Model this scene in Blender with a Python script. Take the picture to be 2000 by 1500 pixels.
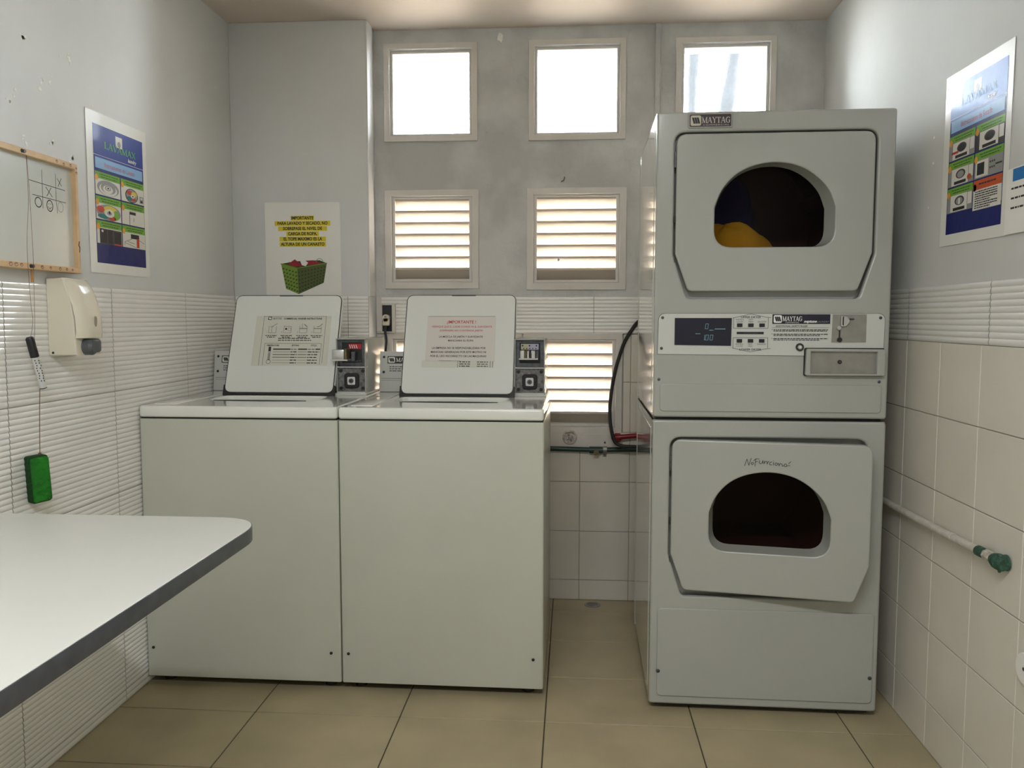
import bpy, bmesh, math, random
from mathutils import Matrix, Vector
R = math.radians
random.seed(7)
SC = bpy.context.scene
COL = SC.collection
for o in list(bpy.data.objects): bpy.data.objects.remove(o)

# ------------------------------------------------------------------ camera
cd = bpy.data.cameras.new('camera'); cam = bpy.data.objects.new('camera', cd); COL.objects.link(cam)
cd.sensor_width = 36; cd.lens = 36 * 1605.37 / 2000; cd.clip_start = .02
cam.location = (0, 0, 1.2059)
cam.rotation_euler = (Matrix.Rotation(.0731, 3, 'Z') @ Matrix.Rotation(math.pi/2 - .0794, 3, 'X') @ Matrix.Rotation(.0007, 3, 'Z')).to_euler()
SC.camera = cam
# ------------------------------------------------------------------ world, lamps, exposure
w = bpy.data.worlds.new('sky'); SC.world = w; w.use_nodes = True
bg = w.node_tree.nodes['Background']; bg.inputs[0].default_value = (.965, 1, 1.05, 1); bg.inputs[1].default_value = 16.0
vs = SC.view_settings; vs.view_transform = 'Standard'; vs.look = 'None'; vs.gamma = 1; vs.use_curve_mapping = False
vs.exposure = 1.18
def area(name, loc, rot, sx, sy, power, col):
    l = bpy.data.lights.new(name, 'AREA'); l.shape = 'RECTANGLE'; l.size = sx; l.size_y = sy; l.energy = power; l.color = col
    o = bpy.data.objects.new(name, l); o.location = loc; o.rotation_euler = rot; COL.objects.link(o); return o
area('ceiling_lamp_light', (-.15, .1, 2.325), (0, 0, 0), 1.15, .14, 17, (.965, 1, 1.03))

XL, XR, YB, YR, H, ZT = -1.3998, 1.0, 3.337, 3.4712, 2.3971, 1.2975
YF = -1.7

# ------------------------------------------------------------------ materials
MATS = {}
def nt(m):
    m.use_nodes = True; t = m.node_tree; return t, t.nodes['Principled BSDF']
def mat(name, col, rough=.5, metal=0, coat=0, noise=0, nscale=8, bump=0, bscale=30, spec=.5, emit=None, estr=0, col2=None):
    if name in MATS: return MATS[name]
    m = bpy.data.materials.new(name); t, b = nt(m)
    b.inputs['Base Color'].default_value = (*col, 1); b.inputs['Roughness'].default_value = rough
    b.inputs['Metallic'].default_value = metal; b.inputs['Coat Weight'].default_value = coat
    b.inputs['Coat Roughness'].default_value = .08
    b.inputs['Specular IOR Level'].default_value = spec
    tc = t.nodes.new('ShaderNodeTexCoord')
    if noise or col2:
        n = t.nodes.new('ShaderNodeTexNoise'); n.inputs['Scale'].default_value = nscale; n.inputs['Detail'].default_value = 6
        t.links.new(tc.outputs['Object'], n.inputs['Vector'])
        r = t.nodes.new('ShaderNodeValToRGB'); lo, hi = (.42, .6) if 'patched' in name else (.3, .7); r.color_ramp.elements[0].position = lo; r.color_ramp.elements[1].position = hi
        c2 = col2 or tuple(min(1, c * (1 + noise)) for c in col)
        c1 = col if col2 else tuple(c * (1 - noise) for c in col)
        r.color_ramp.elements[0].color = (*c1, 1); r.color_ramp.elements[1].color = (*c2, 1)
        t.links.new(n.outputs['Fac'], r.inputs['Fac']); t.links.new(r.outputs['Color'], b.inputs['Base Color'])
    if bump:
        n2 = t.nodes.new('ShaderNodeTexNoise'); n2.inputs['Scale'].default_value = bscale; n2.inputs['Detail'].default_value = 5
        t.links.new(tc.outputs['Object'], n2.inputs['Vector'])
        bp = t.nodes.new('ShaderNodeBump'); bp.inputs['Strength'].default_value = bump; bp.inputs['Distance'].default_value = .01
        t.links.new(n2.outputs['Fac'], bp.inputs['Height']); t.links.new(bp.outputs['Normal'], b.inputs['Normal'])
    if emit:
        b.inputs['Emission Color'].default_value = (*emit, 1); b.inputs['Emission Strength'].default_value = estr
    MATS[name] = m; return m
def S(r, g, b):
    f = lambda c: ((c/255 + .055)/1.055)**2.4 if c > 10 else c/255/12.92
    return (f(r), f(g), f(b))
PLASTER = mat('grey_plaster', S(216, 218, 217), .55, noise=.04, nscale=3, bump=.12, bscale=14)
PLASTER_M = mat('matt_grey_plaster', S(210, 211, 208), .75, spec=.15, noise=.04, nscale=3, bump=.12, bscale=14)
PLASTER_OLD = mat('patched_plaster', S(200, 200, 198), .6, noise=.11, nscale=4, bump=1, bscale=14)
CEIL = mat('ceiling_paint', S(214, 200, 186), .6, noise=.03, nscale=2, bump=.1, bscale=12)
TILE = mat('white_ceramic', S(226, 221, 208), .22, noise=.03, nscale=5)
TILE_R = mat('ribbed_ceramic', S(240, 239, 234), .22, coat=.5, noise=.02, nscale=4)
GROUT = mat('tile_grout', S(170, 164, 153), .9)
FTILE = mat('floor_ceramic', S(174, 162, 130), .36, noise=.12, nscale=5, bump=.05, bscale=40)
FGROUT = mat('floor_grout', S(84, 74, 58), .9)
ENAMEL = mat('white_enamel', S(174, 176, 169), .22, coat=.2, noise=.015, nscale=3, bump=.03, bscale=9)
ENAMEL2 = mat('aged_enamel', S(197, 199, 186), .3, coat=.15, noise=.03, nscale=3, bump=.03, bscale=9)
TOPM = mat('sheen_top_enamel', S(236, 238, 231), .2, coat=1, noise=.01, bump=.03, bscale=9)  # lighter than the cabinet: window sheen on the top put into the colour
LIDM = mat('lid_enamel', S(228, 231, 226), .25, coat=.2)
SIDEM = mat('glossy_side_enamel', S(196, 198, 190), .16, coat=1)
PANELM = mat('panel_grey', S(208, 210, 204), .4)
TRIM = mat('painted_trim', S(218, 214, 207), .5, noise=.04, nscale=12, bump=.1, bscale=30)
SLAT = mat('slat_paint', S(206, 195, 180), .5)
BLACK = mat('black_plastic', (.012, .012, .014), .4)
RUBBER = mat('black_rubber', (.015, .015, .015), .6)
NAVY = mat('navy_print', S(20, 22, 44), .3)
DISPLAY = mat('display_glass', S(12, 14, 40), .35)
DIGIT = mat('display_digit', S(90, 120, 130), .5, emit=S(120, 160, 170), estr=.12)
STEEL = mat('brushed_steel', S(158, 156, 150), .5, metal=.6, noise=.08, nscale=40)
CHROME = mat('chrome', (.6, .6, .59), .28, metal=1)
CAST = mat('cast_grey', S(92, 94, 98), .45, metal=.5, noise=.3, nscale=60)
WORN = mat('worn_grey', S(120, 120, 118), .5, metal=.3, noise=.5, nscale=90)
PAPER = mat('paper', S(240, 239, 233), .6)
GLOSSP = mat('glossy_poster_white', S(232, 232, 226), .4, coat=.12, spec=.3, bump=.25, bscale=9)
def gp(n, c): return mat('poster_' + n, c, .4, coat=.12, spec=.25, bump=.3, bscale=9)
INK = mat('black_ink', (.02, .02, .022), .6)
REDINK = mat('red_ink', S(190, 40, 50), .6)
YELLOW = mat('yellow_highlight', S(226, 208, 40), .6)
GREEN = mat('sponge_green', S(24, 118, 22), .85, noise=.35, nscale=25, bump=.8, bscale=60)
DGREEN = mat('felt_dark_green', S(10, 66, 18), .9, bump=.8, bscale=80)
WOOD = mat('pale_pine', S(214, 182, 140), .55, noise=.12, nscale=14)
BOARD = mat('whiteboard_surface', S(206, 210, 204), .22, coat=.3, noise=.02, nscale=6)
CREAM = mat('cream_plastic', S(222, 216, 196), .22, coat=.3)
DGREY = mat('dark_grey_plastic', S(84, 86, 90), .35)
LAMIN = mat('white_laminate', S(208, 208, 200), .3, noise=.015, nscale=5)
EDGE = mat('grey_edge_band', S(74, 76, 80), .35, noise=.2, nscale=30)
MARKP = mat('marker_print', S(210, 210, 206), .35)
STRING = mat('dark_string', S(112, 80, 76), .9)
PVCG = mat('green_pipe', S(14, 56, 46), .4)
REDV = mat('red_plastic', S(136, 16, 24), .35)
BRASS = mat('dull_brass', S(128, 116, 84), .4, metal=.7, noise=.3, nscale=50)
CASTD = mat('dark_cast', S(60, 60, 62), .45, metal=.5)
CORR = mat('corroded_metal', S(196, 188, 176), .6, metal=.1, noise=.4, nscale=70, bump=.6, bscale=90)
PIPEP = mat('chipped_pipe_paint', S(206, 200, 190), .4, noise=.12, nscale=60, bump=.3, bscale=50)
PIPEG = mat('bare_green_joint', S(44, 84, 66), .5, noise=.5, nscale=90, bump=.6, bscale=80)
DRUM = mat('drum_dark', S(92, 54, 46), .5, noise=.1)
CLOTH = mat('yellow_cloth', S(250, 196, 30), .9, noise=.1, bump=.5, bscale=30)
NAVYC = mat('navy_cloth', S(50, 52, 118), .9, noise=.1, bump=.5, bscale=30)
LAMPG = mat('lamp_diffuser', (.9, .9, .88), .5, emit=(1, .98, .94), estr=4)
DOORWOOD = mat('door_paint', S(190, 186, 176), .45)
ROAD = mat('outdoor_paving', S(146, 130, 112), .9, noise=.1)
BARK = mat('trunk_bark', S(14, 18, 22), .9, noise=.4, nscale=8)
ORANGEM = mat('orange_tape', S(205, 140, 50), .6)
FLAKE = mat('bare_plaster_flake', S(250, 249, 240), .8, noise=.1, nscale=60)
def glassmat(name, tint, gloss, rough, dirt=0):
    m = bpy.data.materials.new(name); m.use_nodes = True; t = m.node_tree
    for n in list(t.nodes): t.nodes.remove(n)
    out = t.nodes.new('ShaderNodeOutputMaterial'); tr = t.nodes.new('ShaderNodeBsdfTransparent'); gl = t.nodes.new('ShaderNodeBsdfGlossy')
    fr = t.nodes.new('ShaderNodeFresnel'); fr.inputs['IOR'].default_value = gloss
    tr.inputs[0].default_value = (*tint, 1); gl.inputs['Roughness'].default_value = rough
    mx = t.nodes.new('ShaderNodeMixShader'); t.links.new(fr.outputs[0], mx.inputs[0]); t.links.new(tr.outputs[0], mx.inputs[1]); t.links.new(gl.outputs[0], mx.inputs[2])
    last = mx
    if dirt:
        tl = t.nodes.new('ShaderNodeBsdfTranslucent'); tl.inputs[0].default_value = (.9, .92, .93, 1)
        n = t.nodes.new('ShaderNodeTexNoise'); n.inputs['Scale'].default_value = 120; tc = t.nodes.new('ShaderNodeTexCoord'); t.links.new(tc.outputs['Object'], n.inputs['Vector'])
        mp = t.nodes.new('ShaderNodeMapRange'); mp.inputs[1].default_value = .45; mp.inputs[2].default_value = .62; mp.inputs[3].default_value = dirt*.4; mp.inputs[4].default_value = dirt*1.6
        t.links.new(n.outputs['Fac'], mp.inputs[0])
        m2 = t.nodes.new('ShaderNodeMixShader'); t.links.new(mp.outputs[0], m2.inputs[0]); t.links.new(mx.outputs[0], m2.inputs[1]); t.links.new(tl.outputs[0], m2.inputs[2]); last = m2
    t.links.new(last.outputs[0], out.inputs[0]); return m
PANE = glassmat('pebbled_window_glass', (.95, .97, .97), 1.4, .05, .006)
DGLASS = glassmat('dryer_glass', (.78, .74, .72), 1.12, .02)

# ------------------------------------------------------------------ builder
FRONT = Matrix(((1,0,0,0),(0,0,-1,0),(0,1,0,0),(0,0,0,1)))      # u->X v->Z w->-Y
LEFT  = Matrix(((0,0,1,0),(1,0,0,0),(0,1,0,0),(0,0,0,1)))       # u->Y v->Z w->X
RIGHT = Matrix(((0,0,-1,0),(-1,0,0,0),(0,1,0,0),(0,0,0,1)))     # u->-Y v->Z w->-X
TOP = Matrix.Identity(4)
T = Matrix.Translation
def curve_mesh(cu):
    o = bpy.data.objects.new('tmp_curve', cu); COL.objects.link(o)
    dg = bpy.context.evaluated_depsgraph_get(); dg.update()
    me = bpy.data.meshes.new_from_object(o.evaluated_get(dg))
    bpy.data.objects.remove(o); bpy.data.curves.remove(cu); return me
def sgn_area(p): return sum(p[i][0]*p[(i+1) % len(p)][1] - p[(i+1) % len(p)][0]*p[i][1] for i in range(len(p)))
def rpoly(pts, rad, seg=6):
    out = []; n = len(pts)
    for i in range(n):
        r = rad[i] if isinstance(rad, (list, tuple)) else rad
        p = Vector(pts[i]); a = Vector(pts[i-1]) - p; b = Vector(pts[(i+1) % n]) - p
        if r <= 0: out.append(tuple(p)); continue
        ang = a.angle(b); d = min(r / math.tan(ang/2), a.length*.49, b.length*.49)
        p0 = p + a.normalized()*d; p1 = p + b.normalized()*d
        for k in range(seg+1):
            t = k/seg; out.append(tuple(p0*(1-t)**2 + p*2*t*(1-t) + p1*t*t))
    return out
def rrect(x0, y0, x1, y1, r, seg=6): return rpoly([(x0,y0),(x1,y0),(x1,y1),(x0,y1)], r, seg)
def circ(cx, cy, r, n=24, ry=None): return [(cx + r*math.cos(2*math.pi*k/n), cy + (ry or r)*math.sin(2*math.pi*k/n)) for k in range(n)]
def catmull(P, n=6):
    P = [Vector(p) for p in P]; out = []
    for i in range(len(P)-1):
        a = P[max(i-1,0)]; b = P[i]; c = P[i+1]; d = P[min(i+2,len(P)-1)]
        for k in range(n):
            t = k/n; out.append(.5*((2*b) + (c-a)*t + (2*a-5*b+4*c-d)*t*t + (3*b-a-3*c+d)*t**3))
    out.append(P[-1]); return out
class G:
    def __init__(s, M=None): s.bm = bmesh.new(); s.M = M or Matrix.Identity(4); s.mats = []
    def mi(s, m):
        if m not in s.mats: s.mats.append(m)
        return s.mats.index(m)
    def _new(s, verts, m):
        vs_ = set(verts); k = s.mi(m)
        for f in s.bm.faces:
            if f.verts[0] in vs_: f.material_index = k
    def mesh(s, me, m, L=None):
        t = bmesh.new(); t.from_mesh(me); t.transform(s.M @ (L or Matrix.Identity(4)))
        k = s.mi(m)
        for f in t.faces: f.material_index = k
        tm = bpy.data.meshes.new('t'); t.to_mesh(tm); t.free(); s.bm.from_mesh(tm)
        bpy.data.meshes.remove(tm); bpy.data.meshes.remove(me)
    def box(s, x0, x1, y0, y1, z0, z1, m, bev=0, seg=2, L=None):
        t = bmesh.new(); bmesh.ops.create_cube(t, size=1)
        t.transform(T(((x0+x1)/2,(y0+y1)/2,(z0+z1)/2)) @ Matrix.Diagonal((abs(x1-x0),abs(y1-y0),abs(z1-z0),1)))
        if bev: bmesh.ops.bevel(t, geom=t.edges[:], offset=bev, segments=seg, profile=.5, affect='EDGES')
        me = bpy.data.meshes.new('t'); t.to_mesh(me); t.free(); s.mesh(me, m, L)
    def quad(s, pts, m, L=None):
        X = s.M @ (L or Matrix.Identity(4)); f = s.bm.faces.new([s.bm.verts.new(X @ Vector(p)) for p in pts]); f.material_index = s.mi(m)
    def flat(s, pts2, w, m, L=None): s.quad([(p[0], p[1], w) for p in pts2], m, L)
    def rect(s, x0, y0, x1, y1, w, m, L=None): s.flat([(x0,y0),(x1,y0),(x1,y1),(x0,y1)], w, m, L)
    def plate(s, loops, w0, w1, m, bev=0, L=None):
        cu = bpy.data.curves.new('c', 'CURVE'); cu.dimensions = '2D'; cu.fill_mode = 'BOTH'
        for i, lp in enumerate(loops):
            if (sgn_area(lp) > 0) != (i == 0): lp = lp[::-1]
            sp = cu.splines.new('POLY'); sp.points.add(len(lp)-1)
            for j, p in enumerate(lp): sp.points[j].co = (p[0], p[1], 0, 1)
            sp.use_cyclic_u = True
        cu.extrude = max((w1-w0)/2 - bev, 0); cu.bevel_depth = bev; cu.bevel_resolution = 2; cu.offset = -bev
        s.mesh(curve_mesh(cu), m, (L or Matrix.Identity(4)) @ T((0,0,(w0+w1)/2)))
    def text(s, body, u, v, w, size, m, align='CENTER', bold=0, shear=0, sx=1, L=None, space=1):
        cu = bpy.data.curves.new('c', 'FONT'); cu.body = body; cu.size = size; cu.align_x = align; cu.offset = bold*size; cu.shear = shear; cu.space_character = space
        cu.resolution_u = 3; cu.fill_mode = 'FRONT'
        s.mesh(curve_mesh(cu), m, (L or Matrix.Identity(4)) @ T((u,v,w)) @ Matrix.Diagonal((sx,1,1,1)))
    def tube(s, pts, r, m, seg=10, L=None, caps=True):
        P = [Vector(p) for p in pts]; X = s.M @ (L or Matrix.Identity(4)); rings = []; k = s.mi(m)
        ref = None
        for i, p in enumerate(P):
            d = (P[min(i+1,len(P)-1)] - P[max(i-1,0)]).normalized()
            if ref is None: ref = d.orthogonal().normalized()
            ref = (ref - d*ref.dot(d)).normalized(); b = d.cross(ref)
            rr = r[i] if isinstance(r, (list, tuple)) else r
            rings.append([s.bm.verts.new(X @ (p + (ref*math.cos(2*math.pi*j/seg) + b*math.sin(2*math.pi*j/seg))*rr)) for j in range(seg)])
        for a, b2 in zip(rings, rings[1:]):
            for j in range(seg): s.bm.faces.new((a[j], a[(j+1) % seg], b2[(j+1) % seg], b2[j])).material_index = k
        if caps:
            s.bm.faces.new(rings[0][::-1]).material_index = k; s.bm.faces.new(rings[-1]).material_index = k
    def cyl(s, p0, p1, r, m, seg=20, L=None, r1=None): s.tube([p0, p1], [r, r if r1 is None else r1], m, seg, L)
    def ribbon(s, pts, wd, w, m, L=None):
        P = [Vector(p[:2]) for p in pts]
        for a, b in zip(P, P[1:]):
            d = b-a
            if d.length < 1e-7: continue
            d.normalize(); n = Vector((-d.y, d.x))*wd/2; e = d*wd*.3
            s.flat([tuple(a-e-n), tuple(b+e-n), tuple(b+e+n), tuple(a-e+n)], w, m, L)
    def loft(s, A, B, m, L=None):
        X = s.M @ (L or Matrix.Identity(4)); k = s.mi(m)
        a = [s.bm.verts.new(X @ Vector(p)) for p in A]; b = [s.bm.verts.new(X @ Vector(p)) for p in B]; n = len(a)
        for i in range(n): s.bm.faces.new((a[i], a[(i+1) % n], b[(i+1) % n], b[i])).material_index = k
    def grid(s, fn, nu, nv, m, L=None):
        X = s.M @ (L or Matrix.Identity(4)); k = s.mi(m)
        V = [[s.bm.verts.new(X @ Vector(fn(i/nu, j/nv))) for i in range(nu+1)] for j in range(nv+1)]
        for j in range(nv):
            for i in range(nu): s.bm.faces.new((V[j][i], V[j][i+1], V[j+1][i+1], V[j+1][i])).material_index = k
    def build(s, name, parent=None, loc=None, fixn=False, smooth=35, label=None):
        if fixn: bmesh.ops.recalc_face_normals(s.bm, faces=s.bm.faces[:])
        me = bpy.data.meshes.new(name); s.bm.to_mesh(me); s.bm.free()
        for m in s.mats: me.materials.append(m)
        if smooth:
            me.shade_smooth(); me.set_sharp_from_angle(angle=R(smooth))
        o = bpy.data.objects.new(name, me); COL.objects.link(o)
        if parent: o.parent = parent
        if loc: o.location = loc
        if label: o['label'] = label
        return o
def struct(o): o['kind'] = 'structure'; return o
def tag(o, label, cat, group=None):
    o['label'] = label; o['category'] = cat
    if group: o['group'] = group
    return o
def thing(name, label, cat, loc=(0,0,0), rz=0, group=None):
    o = bpy.data.objects.new(name, None); COL.objects.link(o); o.empty_display_size = .05
    o.location = loc; o.rotation_euler = (0,0,rz); return tag(o, label, cat, group)
def copy_tree(o, parent=None):
    c = o.copy(); COL.objects.link(c); c.parent = parent
    for ch in [x for x in bpy.data.objects if x.parent == o]: copy_tree(ch, c)
    return c
# serif letters drawn from strokes: (x0,y0,x1,y1,width) plus serif bars
LET = {
 'M': (1.16, [(.14,0,.14,1,.08),(.14,1,.55,.05,.2),(.55,.05,.95,1,.08),(.98,0,.98,1,.2)], [(0,.28,0),(.8,1.16,0),(0,.24,1),(.86,1.16,1)]),
 'A': (1.0, [(.12,0,.48,1,.08),(.48,1,.86,0,.2),(.25,.35,.7,.35,.07)], [(0,.26,0),(.68,1.0,0)]),
 'Y': (.95, [(.14,1,.48,.45,.19),(.48,.45,.8,1,.08),(.48,.5,.48,0,.19)], [(0,.34,1),(.62,.95,1),(.3,.66,0)]),
 'T': (.85, [(.42,0,.42,1,.2),(.03,.96,.82,.96,.08),(.04,.98,.04,.74,.07),(.81,.98,.81,.74,.07)], [(.25,.6,0)]),
 'G': (.98, [(.84,.84,.62,.97,.1),(.62,.97,.35,.95,.1),(.35,.95,.16,.72,.17),(.16,.72,.13,.4,.2),(.13,.4,.27,.1,.18),(.27,.1,.55,.02,.11),(.55,.02,.8,.1,.1),(.8,.08,.8,.44,.18),(.85,1,.85,.72,.06)], [(.6,.98,.44)]),
 'L': (.8, [(.18,0,.18,1,.2),(.1,.04,.72,.04,.08),(.72,.02,.74,.28,.07)], [(0,.38,1),(0,.38,0)]),
 'V': (.98, [(.14,1,.5,0,.2),(.5,0,.84,1,.08)], [(0,.34,1),(.68,.98,1)]),
 'X': (1.0, [(.14,1,.84,0,.2),(.84,1,.14,0,.08)], [(0,.32,1),(.68,.98,1),(0,.3,0),(.64,1.0,0)]),
}
def serif(g, word, u, v, w, h, width, m, L=None):
    tot = sum(LET[c][0]*.98 for c in word); k = width/tot; x = u
    for c in word:
        wd, st, se = LET[c]
        for (a,b,c2,d,t) in st:
            A = Vector((x+a*k, v+b*h)); B = Vector((x+c2*k, v+d*h)); dd = (B-A).normalized(); n = Vector((-dd.y,dd.x))*t*(k if abs(dd.y) > .3 else h)/2
            g.flat([tuple(A-n), tuple(B-n), tuple(B+n), tuple(A+n)], w, m, L)
        for (a,b,y) in se:
            yy = v + y*h; s0, s1 = (yy, yy+.07*h) if y < .5 else (yy-.07*h, yy)
            g.rect(x+a*k, s0, x+b*k, s1, w, m, L)
        x += wd*.98*k
def greek(g, x0, x1, y, h, w, m, dens=.85, L=None):        # a row of marks too small to read
    x = x0
    while x < x1:
        l = random.uniform(1.2, 5)*h; e = min(x+l, x1)
        g.rect(x, y, e, y+h, w, m, L); x = e + h*.7
def logo(g, x0, y0, x1, y1, w, mbg, mmark, L=None):         # rounded square with three slanted bars
    g.flat(rrect(x0,y0,x1,y1,(y1-y0)*.18,4), w, mbg, L); W, Hh = x1-x0, y1-y0
    for k in range(3):
        a = x0 + W*(.12+.22*k); g.flat([(a+W*.16,y0+Hh*.2),(a+W*.36,y0+Hh*.2),(a+W*.2,y0+Hh*.8),(a,y0+Hh*.8)], w+.0002, mmark, L)
def screw(parent, M, u, v, w, r=.005, m=None):
    g = G(M); m = m or CAST
    g.cyl((u,v,w-.004),(u,v,w+.001), r, m, 14); g.cyl((u,v,w+.001),(u,v,w+.0022), r, m, 14, r1=r*.6)
    g.rect(u-r*.5, v-r*.12, u+r*.5, v+r*.12, w+.0024, BLACK)
    return g.build('screw', parent)

# ================================================================== STRUCTURE
g = G()
ys = [y for y in [2.377-.3155*k for k in range(14, 0, -1)] + [2.377, 2.69, 3.006, 3.333]] + [3.6]
xs = [-1.413-.446, -.965-.446+.0, -.965, -.515, -.075, .369, .818, 1.27]
g.box(-1.7, 1.35, YF-.1, 3.65, -.12, -.003, FGROUT)
for i in range(len(xs)-1):
    for j in range(len(ys)-1):
        x0, x1, y0, y1 = max(xs[i],-1.42), min(xs[i+1],1.02), max(ys[j],YF), min(ys[j+1],3.5)
        if x1-x0 < .01 or y1-y0 < .01: continue
        g.box(x0+.0018, x1-.0018, y0+.0018, y1-.0018, -.01, 0, FTILE, .0012, 1)
struct(g.build('floor'))
g = G()
g.box(XL-.15, XR+.2, YF-.1, YR+.25, H, H+.12, CEIL)
ceil = struct(g.build('ceiling'))
g = G(); g.box(XL-.15, XL, YF, YR+.2, 0, H, PLASTER); wl = struct(g.build('wall_left'))
g = G(); g.box(XR+.004, XR+.15, YF, YR+.2, 0, H, PLASTER_M); wr = struct(g.build('wall_right'))
g = G(); g.box(XL, -.834, YB, YR+.12, 0, H, PLASTER, .004, 2); wb = struct(g.build('wall_back'))
def tiles(g, us, vs_, rib, m=None, t=.005, pitch=.015):
    for i in range(len(us)-1):
        for j in range(len(vs_)-1):
            u0, u1, v0, v1 = us[i]+.0012, us[i+1]-.0012, vs_[j]+.0012, vs_[j+1]-.0012
            if rib:
                n = max(1, round((v1-v0)/pitch)); seg = 8
                prof = [(v0, 0)]
                for k in range(n*seg+1):
                    q = (k/seg) % 1.0
                    prof.append((v0 + (v1-v0)*k/(n*seg), t - .0024 + .0024*math.sin(math.pi*q)**.8))
                prof.append((v1, 0))
                g.grid(lambda a, b, P=prof, u0=u0, u1=u1: (u0+(u1-u0)*a, P[round(b*(len(P)-1))][0], P[round(b*(len(P)-1))][1]), 1, len(prof)-1, m or TILE_R)
            else: g.box(u0, u1, v0, v1, -.002, t, m or TILE, .0012, 1)
TL = .006
def cut(a, lo, hi): return [lo] + [x for x in a if lo+.01 < x < hi-.01] + [hi]
vz = [0, .0375, .3525, .6675, .9825, ZT]
g = G(T((XL,0,0)) @ LEFT); g.rect(YF, 0, YB, ZT-.001, .001, GROUT)
tiles(g, cut([1.932+.48*k for k in range(-8, 4)], YF, YB), vz, True)
g.rect(YF, ZT-.0002, YB, ZT+.0001, .004, TILE)
g.build('tile_cladding', wl)
g = G(T((0,YB,0)) @ FRONT); g.rect(XL, 0, -.834, ZT-.001, .001, GROUT)
tiles(g, cut([-.92], XL+.005, -.834), vz, True); g.build('tile_cladding', wb)
g = G(T((-.834,0,0)) @ RIGHT @ Matrix.Rotation(math.pi, 4, 'Y'))
# right wall tiles
g = G(T((XR+.004,0,0)) @ RIGHT); g.rect(-YR, 0, -YF, ZT-.001, .001, GROUT)
us = cut([-(2.315+.225*k) for k in range(6, -20, -1)], -YR, -YF)
tiles(g, cut([-(2.06+.48*k) for k in range(3, -9, -1)], -YR, -YF), [1.142, ZT], True)
tiles(g, us, [0, .135, .335, .535, .735, .94, 1.142], False)
g.build('tile_cladding', wr)
# recessed back wall with openings
UPW = [(-.763,-.426,1.971,2.314), (-.158,.184,1.968,2.317), (.44,.784,1.968,2.312)]
LOU = [(-.763,-.424,1.361,1.716), (-.163,.190,1.356,1.719), (-.763,-.424,.758,1.118), (-.175,.180,.750,1.118)]
holes = [[(a,c),(b,c),(b,d),(a,d)] for (a,b,c,d) in UPW+LOU]
g = G(T((0,YR,0)) @ FRONT)
g.plate([[(-.834,0),(XR+.004,0),(XR+.004,H),(-.834,H)]] + holes, -.12, 0, PLASTER_OLD)
wr2 = struct(g.build('wall_recess', smooth=0))
g = G(T((0,YR,0)) @ FRONT)
ux = cut([.245+.21*k for k in range(-6, 5)], -.834, XR)
tiles(g, cut([.089-.48*2, .089-.48, .089, .089+.48], -.834, XR), [1.142, ZT], True)
rowz = [0, .087, .3, .514, .727, .94, 1.142]
for j in range(6):
    if rowz[j] < .72: tiles(g, ux, rowz[j:j+2], False)
    else:
        tiles(g, [.214, .245, .455, .665, .875, XR], rowz[j:j+2], False); 
        tiles(g, [-.385, -.21], rowz[j:j+2], False)
g.rect(-.834, 0, XR, .72, .0012, GROUT); g.rect(.2, .7, XR, 1.296, .0012, GROUT); g.rect(-.834, 1.138, .3, 1.296, .0012, GROUT)
g.build('tile_cladding', wr2)
# raised patches and hook on the wall
g = G(T((0,YR,0)) @ FRONT)
for (cx, cz, s) in [(-.305,2.36,.018),(-.33,2.27,.008),(-.36,1.98,.006),(-.06,1.45,.006),(.02,1.77,.008)]:
    pts = [(cx+s*math.cos(a)*random.uniform(.5,1.1), cz+s*math.sin(a)*random.uniform(.6,1.4)) for a in [k*math.pi/5 for k in range(10)]]
    g.plate([pts], -.001, .003, FLAKE if s > .01 else PLASTER_OLD, .001)
g.build('paint_chip', wr2)
g = G(T((0,YR,0)) @ FRONT); g.tube(catmull([(-.048,1.772,0),(-.048,1.772,.012),(-.04,1.775,.014),(-.036,1.79,.012)],4), .0018, CAST, 6); g.build('nail_hook', wr2)
# flaking marks on left wall
CHIPS = [(2.06,1.923,0.013),(2.065,1.917,0.01),(2.244,1.933,0.007),(2.252,1.919,0.01),(2.119,1.814,0.012),(2.133,1.833,0.006),(2.159,1.836,0.006),(2.169,1.852,0.003),(2.017,1.778,0.006),(2.0,1.747,0.008),(2.01,1.762,0.005),(1.985,1.748,0.003),(2.156,1.677,0.013),(2.241,1.65,0.014),(2.042,1.666,0.006),(2.055,1.652,0.007),(2.351,1.821,0.005),(2.209,1.917,0.003),(2.046,1.923,0.004)]
g = G(T((XL,0,0)) @ LEFT)
for (px, pz, s) in CHIPS:
    for q in range(3):
        cx, cz, ss = px+random.uniform(-s,s)*.7, pz+random.uniform(-s,s)*.8, s*random.uniform(.3,.65)
        pts = [(cx+ss*math.cos(a)*random.uniform(.5,1.2), cz+ss*math.sin(a)*random.uniform(.5,1.2)) for a in [k*math.pi/4 for k in range(8)]]
        g.plate([pts], -.0005, .0012, FLAKE)
g.build('paint_chip', wl)
g = G(T((XR+.004,0,0)) @ RIGHT)
for (py, pz) in [(2.42,1.71),(2.42,1.64),(2.44,1.52)]:
    g.plate([circ(-py,pz,.004,8)], -.0005, .001, FLAKE)
g.build('paint_chip', wr)
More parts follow.
